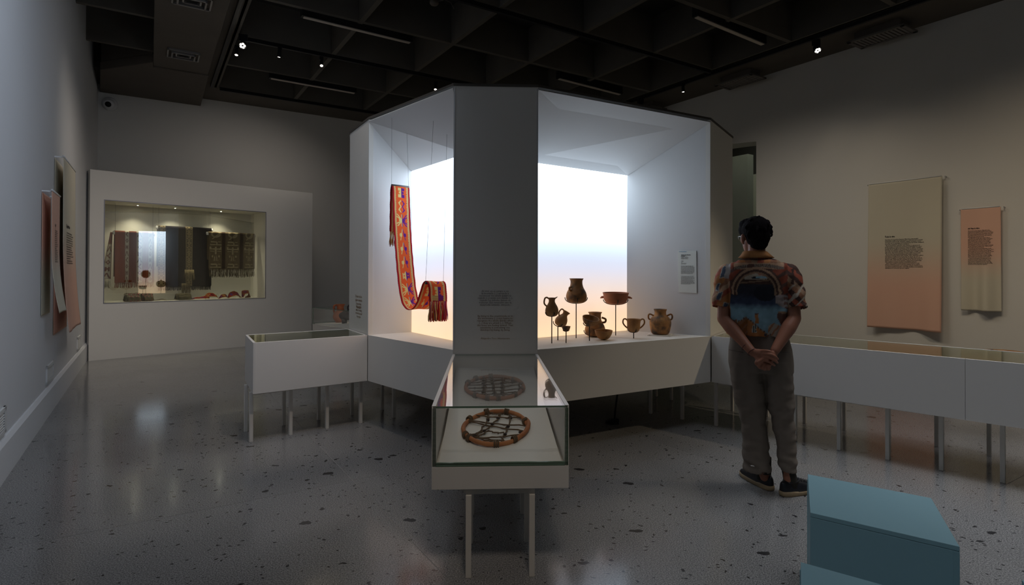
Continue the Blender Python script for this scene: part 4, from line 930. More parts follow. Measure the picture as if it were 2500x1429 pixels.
banner('short hanging text banner, pink above and cream below, on the left wall', a0, a1, nl, 1, za0+.01, zb0, PINK, CREAM, 'Spirit', EN2, True, (fr_(x0, a0, a1), fr_(x1, a0, a1), .4), (h0+.01, h0-.03, h0-.05, h0-.36), flare=.06, wave=.01, backing=True, seed=2.)

# ================================================================== woven red sash in the left niche
t = thing('woven_sash', 'long orange red woven sash with cream and purple figures hanging in the left niche', 'textile', (-.8, 4.8, 1.0))
P0 = np.array([-.985, 5.0]); TD = np.array([.67, -.742]); WDv = np.array([.742, .67])
path = [(-.03, 1.74), (-.025, 2.0), (-.018, 2.13), (0., 2.155), (.012, 2.13), (.02, 2.0), (.035, 1.8), (.06, 1.6), (.09, 1.42), (.125, 1.25), (.17, 1.13), (.235, 1.078), (.31, 1.07), (.375, 1.10), (.425, 1.165), (.465, 1.245), (.50, 1.30), (.535, 1.318), (.57, 1.30), (.582, 1.25), (.59, 1.145)]
pp = np.array(path); dcum = np.concatenate([[0], np.cumsum(np.hypot(*np.diff(pp, axis=0).T))]); NS = 620; ss = np.linspace(0, dcum[-1], NS)
sx_, sz_ = np.interp(ss, dcum, pp[:, 0]), np.interp(ss, dcum, pp[:, 1]); ker = np.hanning(31); ker /= ker.sum()
sx_ = np.convolve(np.pad(sx_, 15, 'reflect', reflect_type='odd'), ker, 'valid'); sz_ = np.convolve(np.pad(sz_, 15, 'reflect', reflect_type='odd'), ker, 'valid')
BW_ = .172; NA = 56; Pg = np.zeros((NA, NS, 3)); Cg = np.zeros((NA, NS, 3))
CRI = hexc(.36, .012, .02); ORA = hexc(.78, .115, .03); SAN = hexc(.66, .42, .18); YLW = hexc(.72, .55, .20); PUR = hexc(.12, .02, .22)
def figure(a, b, k):      # a: -1..1 across inside centre, b: -1..1 along one motif
    r = abs(a); q = abs(b)
    if k == 0: return (abs(r-.45) < .2 and (abs(q-.55) < .25)) or (r < .25 and q < .8) or (r < .5 and q < .15)
    if k == 1: return abs(r-(.15+.35*(1-abs(math.fmod(abs(b)*2, 2)-1)))) < .12 or (r > .3 and r < .6 and abs(q-.6) < .12)
    if k == 2: return (abs(r*.9-q*.85) < .12) or (r < .1) or (abs(r*.5-q*.9) < .09 and q > .1) or (q < .12 and r < .6)
    if k == 3: return (math.hypot(r-.38, (b-.1)*.8) < .27) or (abs(r-.25-.25*b) < .07)
    return (r+q*.9 < .75 and not (r > .25 and q < .12)) or (abs(r-.6) < .07 and q < .5)
for j in range(NS):
    base = np.array([*(P0+TD*sx_[j]), sz_[j]])
    for i in range(NA):
        a = i/(NA-1)*2-1; w = BW_/2*(1+.012*math.sin(ss[j]*60))
        ed = .0015*math.sin(ss[j]*420+i) if i in (0, NA-1) else 0
        Pg[i, j] = base+np.array([*(WDv*(a*w+ed)), .003*math.sin(a*2.5+ss[j]*5)]); r = abs(a)
        s_ = ss[j]-.44
        if r > .84: c = CRI
        elif r > .80: c = ORA*.7
        elif r > .60: c = SAN if (int(ss[j]*260) % 4) or r > .66 else CRI*.5
        else:
            c = ORA*(.9+.12*((j*7) % 3)/2)
            per = .122; kk = math.floor(s_/per); f = (s_/per-kk)*2-1; aa = a/.58
            if ss[-1]-ss[j] < .055: c = (CRI*.6 if int((ss[-1]-ss[j])*260) % 3 == 0 else (YLW*.8 if a < 0 else PUR)) if (ss[-1]-ss[j]) > .012 else CRI
            elif abs(f) < .86 and figure(aa, f/.86, [0, 1, 2, 3, 3, 3, 4, 2, 2, 4, 3, 0, 1][kk % 13]): c = YLW if a < 0 else PUR
        Cg[i, j] = c
mb = MB(); mb.grid(Pg, Cg); mb.build('band', CLOTHF, t, solid=.004)
FC = [CRI, CRI*1.4, ORA*.9, YLW*.9, hexc(.5, .06, .10), PUR*1.2, SAN]
fringe('fringe', Pg[1, -1]+np.array([0, 0, .004]), Pg[-2, -1]+np.array([0, 0, .004]), .165, 120, .0030, FC, CLOTHF, t, .12)
fringe('fringe', Pg[1, 0]+np.array([0, 0, .004]), Pg[-2, 0]+np.array([0, 0, .004]), .14, 40, .0026, [YLW, SAN, CRI, YLW*.8], CLOTHF, t, .15)
def rodat(s_, z, nm='rod'):
    a = np.array([*(P0+TD*s_-WDv*BW_/2), z]); b = np.array([*(P0+TD*s_+WDv*BW_/2), z]); mb = MB(); mb.tube([a, b], .011, 10); mb.build(nm, paint('rod_grey', (.10, .10, .10), .5), t); return a, b
ra = rodat(0., 2.138); rb = rodat(.537, 1.298)
def soff_z(p):   # height of the sloping soffit of the left niche above xy p
    nB_ = inw(A, B)*1.0; d = abs((p[:2]-A) @ np.array([-(B-A)[1], (B-A)[0]])/np.linalg.norm(B-A)); D2 = abs((LB-A) @ np.array([-(B-A)[1], (B-A)[0]])/np.linalg.norm(B-A)); return ZT-.012-(ZT-2.345)*min(1, d/D2)
for (q, tp_) in ((ra[0], (956.5, 331)), (ra[1], (993, 358)), (rb[0], (1058, 322)), (rb[1], (1091, 364))):
    top = ondep(tp_[0], tp_[1], 4.86 if q[1] > 4.8 else 4.55); z = soff_z(top); top = ondep(tp_[0], tp_[1], top[1]); top[2] = max(z, top[2]) if False else z
    mb = MB(); mb.tube([q, top], .0011, 5); mb.build('suspension_wire', WIRE, t)

# ================================================================== pottery
def pot(name, label, c, prof, mat, M=None, wall=.006, cat='pot', n=40, inner=True, org=None, sq=None, squash=None):
    t = thing(name, label, cat, org if org is not None else c)
    pr = list(prof)
    inn = [(max(r-wall, 0.0008), z) for r, z in prof[::-1] if z > prof[0][1]+wall]
    full = [(0, prof[0][1])]+pr+inn+[(0, prof[0][1]+wall)]
    mb = MB(); mb.lathe(smoothprof(full), c, n, M, sq=sq); mb.build('body', mat, t)
    return t
def smoothprof(p): return p
def crv(keys, n=26):      # smooth profile through (r,z) keys by Catmull-Rom
    K = np.array(keys, float); K = np.vstack([2*K[0]-K[1], K, 2*K[-1]-K[-2]]); out = []
    m = len(K)-3
    for s_ in np.linspace(0, m-1e-6, n):
        i = int(s_); t = s_-i; p0, p1, p2, p3 = K[i:i+4]
        out.append(tuple(.5*((2*p1)+(-p0+p2)*t+(2*p0-5*p1+4*p2-p3)*t*t+(-p0+3*p1-3*p2+p3)*t**3)))
    return [(max(r, .001), z) for r, z in out]
def handle(t, c, pts, r, mat, M=None, az=0., flat=1., name='handle'):
    ca, sa = math.cos(az), math.sin(az); P = []
    K = np.array(pts, float); kk = np.vstack([2*K[0]-K[1], K, 2*K[-1]-K[-2]]); m = len(kk)-3
    for s_ in np.linspace(0, m-1e-6, 18):
        i = int(s_); q = s_-i; p0, p1, p2, p3 = kk[i:i+4]; v = .5*((2*p1)+(-p0+p2)*q+(2*p0-5*p1+4*p2-p3)*q*q+(-p0+3*p1-3*p2+p3)*q**3)
        P.append((v[0]*ca, v[0]*sa, v[1]))
    P = np.array(P)
    if M is not None: P = P @ np.asarray(M).T
    mb = MB(); mb.tube(P+np.asarray(c), r, 10, flat=flat); mb.build(name, mat, t)
def rotx(a): c, s = math.cos(a), math.sin(a); return np.array([[1, 0, 0], [0, c, -s], [0, s, c]])
def roty(a): c, s = math.cos(a), math.sin(a); return np.array([[c, 0, s], [0, 1, 0], [-s, 0, c]])
def rotz(a): c, s = math.cos(a), math.sin(a); return np.array([[c, -s, 0], [s, c, 0], [0, 0, 1]])
def mount(label, base, ztop, rad, rise, az0=.3, tilt=None, prongs=4):
    t = thing('pot_mount', label, 'mount', (base[0], base[1], ZS), 'metal mounts under the pots')
    mb = MB(); mb.tube([(base[0], base[1], ZS), (base[0], base[1], ztop)], .0042, 8); mb.build('post', IRON, t)
    M = tilt if tilt is not None else np.eye(3)
    for k in range(prongs):
        a = az0+k*2*math.pi/prongs; P = []
        for s_ in np.linspace(0, 1, 10):
            ph = s_*math.pi/2; P.append((math.cos(a)*rad*math.sin(ph), math.sin(a)*rad*math.sin(ph), rise*(1-math.cos(ph))**1.2))
        P = np.array(P) @ M.T; mb = MB(); mb.tube(P+np.array([base[0], base[1], ztop]), .0038, 6); mb.build('prong', IRON, t)
    return t
def base_of(px, py): return onz(px, py, ZS)
XR = np.array([.97, -.24, 0])
# 1 pitcher
b = base_of(1347, 838.6); zz = HC-(773-660.8)/1390*b[1]; c = (b[0]-.0, b[1], zz+.006)
t = pot('pitcher', 'small brown clay pitcher with a tall loop handle, farthest left of the pots', c, crv([(.022, 0), (.042, .008), (.053, .035), (.048, .068), (.028, .105), (.025, .125), (.033, .146)]), CLAY[0], rotz(0), .004)
handle(t, c, [(.040, .075), (.062, .10), (.058, .138), (.042, .148), (.028, .140)], .0065, CLAY[0], az=math.pi+.15)
mb = MB(); mb.tube([np.array(c)+(.022, -.003, .138), np.array(c)+(.036, -.006, .148), np.array(c)+(.046, -.008, .154)], [.012, .009, .003], 8, flat=.5); mb.build('spout', CLAY[0], t)
mount('metal mount holding the small pitcher at the left', b, zz+.002, .054, .035)
# 2 tilted jug
b = base_of(1362, 831); zz = HC-(797-660.8)/1390*b[1]; M = rotz(.25) @ roty(.55); c = np.array([b[0]+.004, b[1], zz+.004])
t = pot('jug', 'small clay jug tipped over to the right on a mount', c, crv([(.018, 0), (.04, .010), (.052, .040), (.044, .075), (.025, .105), (.024, .120), (.034, .140)]), CLAY[0], M, .004)
handle(t, c, [(.042, .078), (.056, .105), (.05, .135), (.030, .138)], .006, CLAY[0], M, az=math.pi)
mount('metal mount holding the tipped jug', b, zz, .05, .03, .8, rotz(.25) @ roty(.35), 3)
# 3 little bowl
b = base_of(1382, 837.7); zz = HC-(808.5-660.8)/1390*b[1]; c = (b[0], b[1], zz+.003)
t = pot('clay_bowl', 'tiny clay bowl on a short mount, smallest vessel of the niche', c, crv([(.012, 0), (.024, .006), (.032, .022), (.036, .037)]), CLAY[2], None, .004, 'bowl')
mount('short thin mount under the tiny bowl', b, zz, .026, .012)
# 4 large jar on tall mount
b = base_of(1406.5, 826); zz = HC-(740.5-660.8)/1390*b[1]; c = (b[0]+.002, b[1], zz+.004)
t = pot('clay_jar', 'large brown clay jar with a wide neck high on a mount, topmost vessel', c, crv([(.05, 0), (.078, .014), (.090, .05), (.083, .09), (.062, .13), (.053, .16), (.052, .19), (.062, .212)]), CLAY[2], None, .006)
handle(t, c, [(.072, .108), (.088, .112), (.090, .132), (.066, .140)], .0085, CLAY[2], az=math.pi+.75)
handle(t, c, [(.072, .108), (.084, .112), (.085, .130), (.066, .138)], .0075, CLAY[2], az=.9)
mount('tall metal mount holding the large jar on top', b, zz, .098, .052, .0)
# 5 bowl on mount (tilted slightly to the viewer)
b = base_of(1439, 832.5); zz = HC-(795.5-660.8)/1390*b[1]; M = rotx(.30) @ roty(.16); c = (b[0], b[1], zz+.006)
t = pot('clay_bowl', 'round clay bowl tilted forward on a mount before the speckled jar', c, crv([(.020, 0), (.044, .010), (.063, .035), (.072, .066)]), CLAY[2], M, .005, 'bowl')
mount('metal mount holding the tilted bowl', b, zz, .062, .03, .5)
# 6 jar behind
b = base_of(1452.7, 822.5); c = (b[0], b[1], ZS+.006)
t = pot('clay_jar', 'speckled clay jar standing behind the bowls at the lower centre', c, crv([(.055, 0), (.078, .014), (.090, .05), (.082, .09), (.058, .135), (.052, .165), (.053, .195), (.063, .212)]), CLAY[2], None, .006)
handle(t, c, [(.062, .12), (.088, .125), (.092, .15), (.058, .165)], .009, CLAY[2], az=-.1)
mount('low metal cradle around the speckled jar', (c[0], c[1]), ZS+.004, .1, .055, .1)
# 7 bowl front
b = base_of(1473.5, 830); c = (b[0], b[1], ZS+.006)
t = pot('clay_bowl', 'warm brown clay bowl standing low in front of the speckled jar', c, crv([(.022, 0), (.045, .008), (.066, .04), (.076, .074)]), CLAY[0], rotx(.06), .005, 'bowl')
mount('low three pronged cradle under the front bowl', (c[0], c[1]), ZS+.003, .045, .022, .3, None, 3)
# 8 wide bowl with lugs
b = base_of(1503, 819.3); zz = HC-(743.5-660.8)/1390*b[1]; c = (b[0], b[1], zz+.006)
t = pot('wide_bowl', 'wide reddish clay bowl with pointed lugs high on a mount', c, crv([(.06, 0), (.088, .014), (.108, .05), (.110, .075), (.118, .104)]), CLAYR, rotx(.03), .006, 'bowl', n=48)
for az, L_ in ((-.15, .145), (math.pi-.25, .138)):
    mb = MB(); d = np.array([math.cos(az), math.sin(az), 0]); mb.tube([np.array(c)+d*.100+(0, 0, .062), np.array(c)+d*.125+(0, 0, .060), np.array(c)+d*L_+(0, 0, .052)], [.016, .013, .006], 10, flat=.8); mb.build('lug', CLAYR, t)
mount('tall metal mount holding the wide bowl', b, zz, .112, .048, .0)
# 9 two-handled cup
b = base_of(1547, 826.6); zz = HC-(811-660.8)/1390*b[1]; c = (b[0], b[1], zz+.004)
t = pot('two_handled_cup', 'small clay cup with two big loop handles on a short mount', c, crv([(.022, 0), (.042, .008), (.055, .035), (.055, .065), (.060, .102), (.063, .112)]), CLAY[0], None, .005, 'cup')
for az in (-.12, math.pi-.12): handle(t, c, [(.045, .030), (.068, .045), (.090, .075), (.088, .105), (.072, .113), (.058, .103)], .0065, CLAY[0], az=az)
mount('short metal mount under the two handled cup', b, zz, .05, .028, .2)
# 10 two-handled jar on cloth
b = base_of(1612, 818); 
cl = MB(); ang = -.35; gx = np.zeros((14, 14, 3))
for i in range(14):
    for j in range(14):
        u_, v_ = (i/13-.5)*.21, (j/13-.5)*.21; gx[i, j] = (b[0]+u_*math.cos(ang)-v_*math.sin(ang), b[1]+u_*math.sin(ang)+v_*math.cos(ang), ZS+.004+.003*math.sin(i*1.1)*math.sin(j*1.3)*(abs(u_)+abs(v_) > .12))
cl.grid(gx); o = cl.build('felt_cloth', paint('felt_white', (.70, .68, .63), .95, .05, 30), solid=.004); tag(o, 'folded off white cloth under the two handled jar', 'cloth')
c = (b[0], b[1], ZS+.009)
t = pot('two_handled_jar', 'clay jar with two small ear handles standing on a white cloth', c, crv([(.062, 0), (.080, .012), (.094, .07), (.096, .115), (.080, .148), (.054, .175), (.052, .205), (.060, .226)]), CLAY[1], None, .006)
for az in (-.12, math.pi-.12): handle(t, c, [(.088, .128), (.104, .140), (.106, .168), (.092, .180), (.060, .166)], .0075, CLAY[1], az=az)

# ================================================================== vessels in the back left case
def onax(px, k, z):
    d = ray(px, 780); nn = bw; cc_ = nn @ (P1+bw*k); tq = cc_/(nn[0]*d[0]+nn[1]*d[1]); p = EYE+d*tq; return np.array([p[0], p[1], z])
dz = lambda p: .518+.16*(1-min(1, max(0, ((p[:2]-P1) @ axb)/2.88)))
c = onax(831, .30, 0); c[2] = dz(c)
t = pot('red_jug', 'red clay jug with a double neck inside the glass case behind', c, crv([(.07, 0), (.09, .03), (.12, .09), (.10, .16), (.055, .21), (.055, .26), (.075, .30)]), clay_mat('red_clay', (.42, .12, .05), (.5, .16, .07), (.1, .04, .03), .2, 2.), None, .008)
handle(t, c, [(.09, .15), (.105, .2), (.10, .27), (.07, .285)], .016, bpy.data.materials['red_clay'], az=math.pi+.2)
c = onax(848, .16, 0); c[2] = dz(c); c[:2] += axb*-.05
BC = clay_mat('black_clay', (.045, .035, .032), (.06, .045, .04), (.02, .018, .018), .3, 1.)
t = thing('animal_vessel', 'black clay animal shaped vessel with ring handle inside the glass case behind', 'pot', tuple(c))
mb = MB(); pth = [c+np.array([-.15, .02, .10]), c+np.array([-.13, .02, .11]), c+np.array([-.06, 0, .13]), c+np.array([.05, -.02, .14]), c+np.array([.15, -.03, .17]), c+np.array([.20, -.04, .22])]
mb.tube(pth, [.03, .055, .078, .085, .07, .04], 20); mb.build('body', BC, t)
for dx, dy in ((-.08, -.03), (-.07, .05), (.08, -.05), (.09, .03)):
    mb = MB(); mb.tube([c+np.array([dx, dy, .08]), c+np.array([dx, dy, 0.0])], [.032, .022], 12); mb.build('leg', BC, t)
mb = MB(); th_ = np.linspace(0, 2*math.pi, 20, endpoint=False); mb.tube([c+np.array([.03+.045*math.cos(a), -.01, .245+.05*math.sin(a)]) for a in th_], .014, 10, closed=True); mb.build('ring_handle', BC, t)

# ================================================================== bentwood snowshoes
WOOD = clay_mat('bent_cane', (.40, .15, .06), (.52, .22, .09), (.16, .07, .04), .3, 4.); CORD = paint('hide_cord', (.15, .10, .06), .8, .3, 60, .4, 200); CORD2 = paint('dark_cord', (.05, .035, .03), .8, .3, 60)
def deckz(p): return .518+(.685-.518)*min(1, max(0, 1-((p[:2]-A) @ axc)/Lc))
sl = math.atan2(.685-.512, Lc)
def snowshoe(label, px, py, rx, ry, lattice, rot, dark, flip=1):
    # centre on the deck
    p = onz(px, py, .6)
    for _ in range(6): p = onz(px, py, deckz(p)+.02)
    t = thing('snowshoe', label, 'snowshoe', (p[0], p[1], deckz(p)), 'bentwood snowshoes in the centre case')
    ca, sa = math.cos(rot), math.sin(rot)
    def pl(x, y, h=0.):
        X = x*ca-y*sa; Y = x*sa+y*ca; q = p[:2]+wdir*X-axc*Y; return np.array([q[0], q[1], deckz(q)+h])
    def rim(a): return rx*math.cos(a)*(1+.03*math.sin(2*a+1)), ry*math.sin(a)*(1+.02*math.cos(3*a))
    path = []; a0 = .10*flip; 
    for k in range(64):
        a = a0+k/63*(2*math.pi+.38)*flip; x, y = rim(a); s_ = 1+.085*max(0, (k-52)/11)**1.0; path.append(pl(x*s_, y*s_, .012+.005*math.sin(a*2)+(.006 if k > 52 else 0)))
    rr = np.full(64, .0115); rr[-3:] = [.010, .007, .003]; rr[:2] = [.005, .009]
    mb = MB(); mb.tube(path, rr*(1+.06*np.sin(np.arange(64)*2.1)), 12); mb.build('bent_frame', WOOD, t)
    for a in dark:
        x, y = rim(a); tx, ty = -rx*math.sin(a), ry*math.cos(a); q = math.hypot(tx, ty); tx, ty = tx/q, ty/q
        for w in (-.010, 0, .010):
            cpt = pl(x+tx*w, y+ty*w, .013); nx_, ny_ = x/math.hypot(x, y), y/math.hypot(x, y); mb = MB(); ring = []
            for m_ in range(12):
                b = m_/12*2*math.pi; q2 = pl(x+tx*w+nx_*.0165*math.cos(b), y+ty*w+ny_*.0165*math.cos(b)); ring.append((q2[0], q2[1], cpt[2]+.0155*math.sin(b)))
            mb.tube(ring, .0042, 6, closed=True); mb.build('lashing', CORD, t)
    for (x0_, y0_, x1_, y1_) in lattice:
        pts = []; m_ = 9
        for k in range(m_):
            f = k/(m_-1); xx = (x0_+(x1_-x0_)*f)*rx; yy = (y0_+(y1_-y0_)*f)*ry; j = .006*math.sin(k*2.3+x0_*9); pts.append(pl(xx+j, yy+j*.6, .014-.006*math.sin(math.pi*f)))
        mb = MB(); mb.tube(pts, .0036, 6); pts2 = [q+np.array([.004*math.sin(i*1.9), 0, .003*math.cos(i*1.9)]) for i, q in enumerate(pts)]; mb.tube(pts2, .003, 5); mb.build('lacing_cord', CORD, t)
    return t, pl
lat1 = [(-.75, .62, 1, .62), (-.93, .25, .95, -.22), (-.62, -.72, .92, -.40), (-.8, -.55, .5, -.82), (-.38, .92, -.30, .35), (-.30, .35, -.55, -.65), (.05, .85, .02, .5), (.02, .5, -.30, -.3), (-.30, -.3, -.8, -.55), (.35, .95, .45, .55), (.45, .55, .30, -.95), (.25, .95, 0, .8), (-.35, .9, .05, .8), (.92, -.40, .35, -.9), (-.62, -.72, -.2, -.3), (-.9, .3, .98, .1), (-.15, -.3, .35, -.35), (.2, -.9, -.6, -.6)]
t1, pl1 = snowshoe('bentwood snowshoe with lashed rim lying in the centre case, nearer the viewer', 1209, 1038, .162, .232, lat1, -.12, (.35, 1.3, 2.05, 2.75, 3.75, 3.95, 4.9, 5.5))
for (x, y) in ((-.30, .35), (.02, .5), (.45, .55), (-.12, .12), (.42, .0), (-.30, -.3), (.38, -.45), (-.55, -.6), (.8, .6), (.85, -.3)):
    q = pl1(x*.162, y*.232, .014); mb = MB(); mb.ball(q, (.010, .012, .007), 10, 6); mb.build('knot', CORD2, t1)
lat2 = [(-.95, .2, .9, .35), (-.9, -.1, .98, .05), (-.85, -.35, .9, -.3), (-.7, -.62, .8, -.55), (-.6, .75, .75, .65), (-.25, .95, -.5, -.85), (-.2, .95, -.42, -.85), (.03, 1, -.1, -1), (.08, 1, -.05, -1), (.45, .9, .15, -.95), (.5, .9, .22, -.92), (.9, .3, .45, .5), (-.45, -.85, .1, -.7), (.1, -.7, .7, -.65), (-.9, .45, -.35, .5), (-.35, .5, .3, .55)]
t2, pl2 = snowshoe('bentwood snowshoe with denser cord lattice behind the first, seen through the top glass', 1205.5, 942, .178, .232, lat2, .1, (.0, .6, 1.55, 2.2, 2.7, 3.9, 4.35, 4.72, 5.4, 5.9), -1)
for (x, y) in ((-.3, .6), (-.36, .3), (-.42, -.1), (-.46, -.5), (.0, .6), (-.02, .25), (-.05, -.15), (-.08, -.6), (.38, .6), (.32, .25), (.27, -.15), (.2, -.6), (.75, .3), (-.7, -.1)):
    q = pl2(x*.178, y*.232, .014); mb = MB(); mb.ball(q, (.010, .012, .007), 10, 6); mb.build('knot', CORD2, t2)

# ================================================================== objects in the back niche, seen mirrored in the wall glass
MASK = clay_mat('mask_clay', (.20, .07, .03), (.28, .11, .05), (.04, .02, .02), .4, 6.)
def bpt(f, k, z):  # f along the opening C->P1, k depth into the kiosk
    d = (P1-Cc)/np.linalg.norm(P1-Cc); nn = np.array([d[1], -d[0]]); p = Cc+d*f*np.linalg.norm(P1-Cc)+nn*k; return np.array([p[0], p[1], z])
def stem(t, p, z): mb = MB(); mb.tube([(p[0], p[1], ZS), (p[0], p[1], z)], .005, 6); mb.build('stem', IRON, t)
items = [(.20, .22, .13, 'shallow'), (.36, .3, .30, 'slab'), (.36, .18, .12, 'petals'), (.57, .3, .47, 'spiky'), (.55, .2, .16, 'bowl'), (.76, .25, .24, 'gourd'), (.87, .3, .30, 'leaf')]
for f, k, h, kind in items:
    p = bpt(f, k, ZS+h); t = thing('clay_form', {'shallow': 'wide shallow clay form on a stand in the back niche', 'slab': 'flat clay slab form on a stem in the back niche', 'petals': 'petal shaped clay form low in the back niche', 'spiky': 'round spiky clay seed head on a stem in the back niche', 'bowl': 'half round clay form under the spiky seed head', 'gourd': 'round clay gourd form with a small tip in the back niche', 'leaf': 'upright curved clay leaf form at the end of the back niche'}[kind], 'sculpture', (p[0], p[1], ZS), 'clay forms in the back niche')
    stem(t, p, p[2]); mb = MB()
    if kind == 'spiky':
        mb.ball(p, .085, 20, 14)
        for i in range(110):
            g = i+.5; ph = math.acos(1-2*g/110); th_ = math.pi*(1+5**.5)*g; d = np.array([math.cos(th_)*math.sin(ph), math.sin(th_)*math.sin(ph), math.cos(ph)]); mb.tube([p+d*.075, p+d*.108], [.010, .003], 4)
    elif kind == 'gourd': mb.lathe(crv([(.02, -.09), (.08, -.07), (.105, -.01), (.08, .05), (.02, .075), (.006, .10)]), p, 22)
    elif kind == 'leaf': mb.lathe(crv([(.002, -.14), (.05, -.07), (.055, .02), (.002, .14)]), p, 14, None, sq=.3)
    elif kind == 'petals':
        for i in range(6): a = i*1.05; mb.ball(p+np.array([math.cos(a)*.075, math.sin(a)*.075, .02]), (.05, .03, .022), 12, 8, rotz(a) @ roty(-.5))
        mb.ball(p, (.035, .035, .03), 12, 8)
    elif kind == 'slab': mb.ball(p, (.10, .08, .03), 18, 8)
    else: mb.lathe(crv([(.02, -.06), (.07, -.04), (.12 if kind == 'shallow' else .085, .03)])+[(.01, .03)], p, 22)
    mb.build('clay_body', MASK, t)

# ================================================================== the visitor
AZ = math.radians(24.0); AWAY = np.array([math.sin(AZ), math.cos(AZ)]); RT = np.array([math.cos(AZ), -math.sin(AZ)]); ROOT = np.array([1.567, 3.60])
R3 = np.array([*RT, 0]); A3 = np.array([*AWAY, 0]); Z3 = np.array([0, 0, 1.])
def Lp(px, py, ly=0.): return onpl(px, py, AWAY, AWAY @ ROOT + ly)
man = thing('person', 'person with dark hair in patterned shirt and khaki trousers, hands clasped behind back', 'person', (ROOT[0], ROOT[1], 0))
def voxel(mb, size, smooth=4):
    o = mb.build('tmp_v', [WHITE], man); m = o.modifiers.new('r', 'REMESH'); m.mode = 'VOXEL'; m.voxel_size = size
    if smooth: s_ = o.modifiers.new('s', 'SMOOTH'); s_.factor = .5; s_.iterations = smooth
    me = bpy.data.meshes.new_from_object(o.evaluated_get(bpy.context.evaluated_depsgraph_get()))
    V = np.zeros(len(me.vertices)*3); me.vertices.foreach_get('co', V); V = V.reshape(-1, 3)+ORI[man.name]
    nl_ = len(me.loops); lv = np.zeros(nl_, int); me.loops.foreach_get('vertex_index', lv); F = lv.reshape(-1, 4) if nl_ == 4*len(me.polygons) else None
    nv = np.zeros(len(me.vertices)*3); me.vertices.foreach_get('normal', nv); NV = nv.reshape(-1, 3)
    if F is None: F = [tuple(p.vertices) for p in me.polygons]
    ORI.pop(o.name, None); bpy.data.objects.remove(o); bpy.data.meshes.remove(me)
    return V, F, NV
def limb(mb, pts, rad, n=14, flat=1.):
    pts = [np.asarray(p, float) for p in pts]; P = []; R = []
    K = np.vstack([2*pts[0]-pts[1], pts, 2*pts[-1]-pts[-2]]); rk = [rad[0]]+list(rad)+[rad[-1]]; m = len(pts)-1
    for s_ in np.linspace(0, m-1e-6, max(6, m*6)):
        i = int(s_); q = s_-i; p0, p1, p2, p3 = K[i:i+4]; P.append(.5*((2*p1)+(-p0+p2)*q+(2*p0-5*p1+4*p2-p3)*q*q+(-p0+3*p1-3*p2+p3)*q**3)); R.append(rk[i+1]*(1-q)+rk[i+2]*q)
    mb.tube(P, R, n, flat=flat); mb.ball(P[0], R[0], 12, 8); mb.ball(P[-1], R[-1], 12, 8)
def ringloft(mb, rings, n=40, ex=2.4):
    """rings: (center xyz, half width along R3, half depth along A3)"""
    v = []
    for c, a, b in rings:
        for j in range(n):
            t = j/n*2*math.pi; ct, st = math.cos(t), math.sin(t); x = a*math.copysign(abs(ct)**(2/ex), ct); y = b*math.copysign(abs(st)**(2/ex), st)
            v.append(np.asarray(c)+R3*x+A3*y)
    k = len(rings); f = [(i*n+j, i*n+(j+1) % n, (i+1)*n+(j+1) % n, (i+1)*n+j) for i in range(k-1) for j in range(n)]+[tuple(range(n-1, -1, -1)), tuple((k-1)*n+j for j in range(n))]
    mb.add(v, f, None, 0, True)
SKIN = paint('skin', (.36, .150, .092), .5, .06, 20, .1, 300, .35)
# ---- head frame
HZ = math.radians(-3); hf = np.array([math.sin(HZ), math.cos(HZ), 0]); hr = np.array([math.cos(HZ), -math.sin(HZ), 0]); HC0 = Lp(1843, 582, 0.0)
def hp(x, y, z): return HC0+hr*x+hf*y+Z3*z
MH = np.column_stack([hr, hf, Z3])
mb = MB()
mb.ball(hp(0, -.012, .035), (.073, .092, .083), 26, 18, MH); mb.ball(hp(0, .028, -.03), (.060, .062, .085), 24, 16, MH); mb.ball(hp(0, .045, -.085), (.040, .042, .030), 18, 12, MH)
limb(mb, [hp(0, .086, .022), hp(0, .100, 0), hp(0, .110, -.026)], [.007, .008, .0115]); mb.ball(hp(0, .090, -.052), (.024, .011, .006), 14, 8, MH); mb.ball(hp(0, .088, -.062), (.021, .011, .007), 14, 8, MH)
mb.ball(hp(-.028, .080, .030), (.020, .012, .006), 12, 8, MH); mb.ball(hp(.028, .080, .030), (.020, .012, .006), 12, 8, MH)
for s_ in (-1, 1):
    Me = MH @ rotz(-s_*.45); mb.ball(hp(s_*.076, .006, -.006), (.008, .018, .031), 14, 10, Me); mb.ball(hp(s_*.082, -.002, .004), (.007, .014, .024), 12, 8, Me); mb.ball(hp(s_*.073, .002, -.030), (.006, .010, .012), 10, 8, Me)
neck0 = Lp(1847, 628, -.015)
limb(mb, [hp(0, -.022, -.015), hp(0, -.025, -.065), neck0, neck0-Z3*.06], [.052, .050, .054, .065])
# torso core, legs
ringloft(mb, [(Lp(1848, 640, 0), .08, .05), (Lp(1850, 668, .0), .155, .085), (Lp(1852, 720, 0), .15, .095), (Lp(1853, 780, 0), .14, .09), (Lp(1854, 840, 0), .15, .095), (Lp(1855, 900, .01), .15, .095)])
limb(mb, [Lp(1824, 900, .01), Lp(1836, 1020, .05), Lp(1853, 1110, .07), Lp(1867, 1165, .085)], [.070, .054, .044, .029]); limb(mb, [Lp(1890, 900, .0), Lp(1906, 1020, .03), Lp(1920, 1110, .03), Lp(1925, 1170, .04)], [.070, .050, .038, .028])
lh = onz(1884, 1200, 0); lt = onz(1815, 1158, 0); rh = np.array([1.680, 3.552, 0]); rt = rh+np.array([.92, .39, 0])*.30
limb(mb, [lh*.8+lt*.2+Z3*.05, lt*.75+lh*.25+Z3*.038], [.026, .017]); limb(mb, [rh*.8+rt*.2+Z3*.05, rt*.75+rh*.25+Z3*.038], [.026, .017])
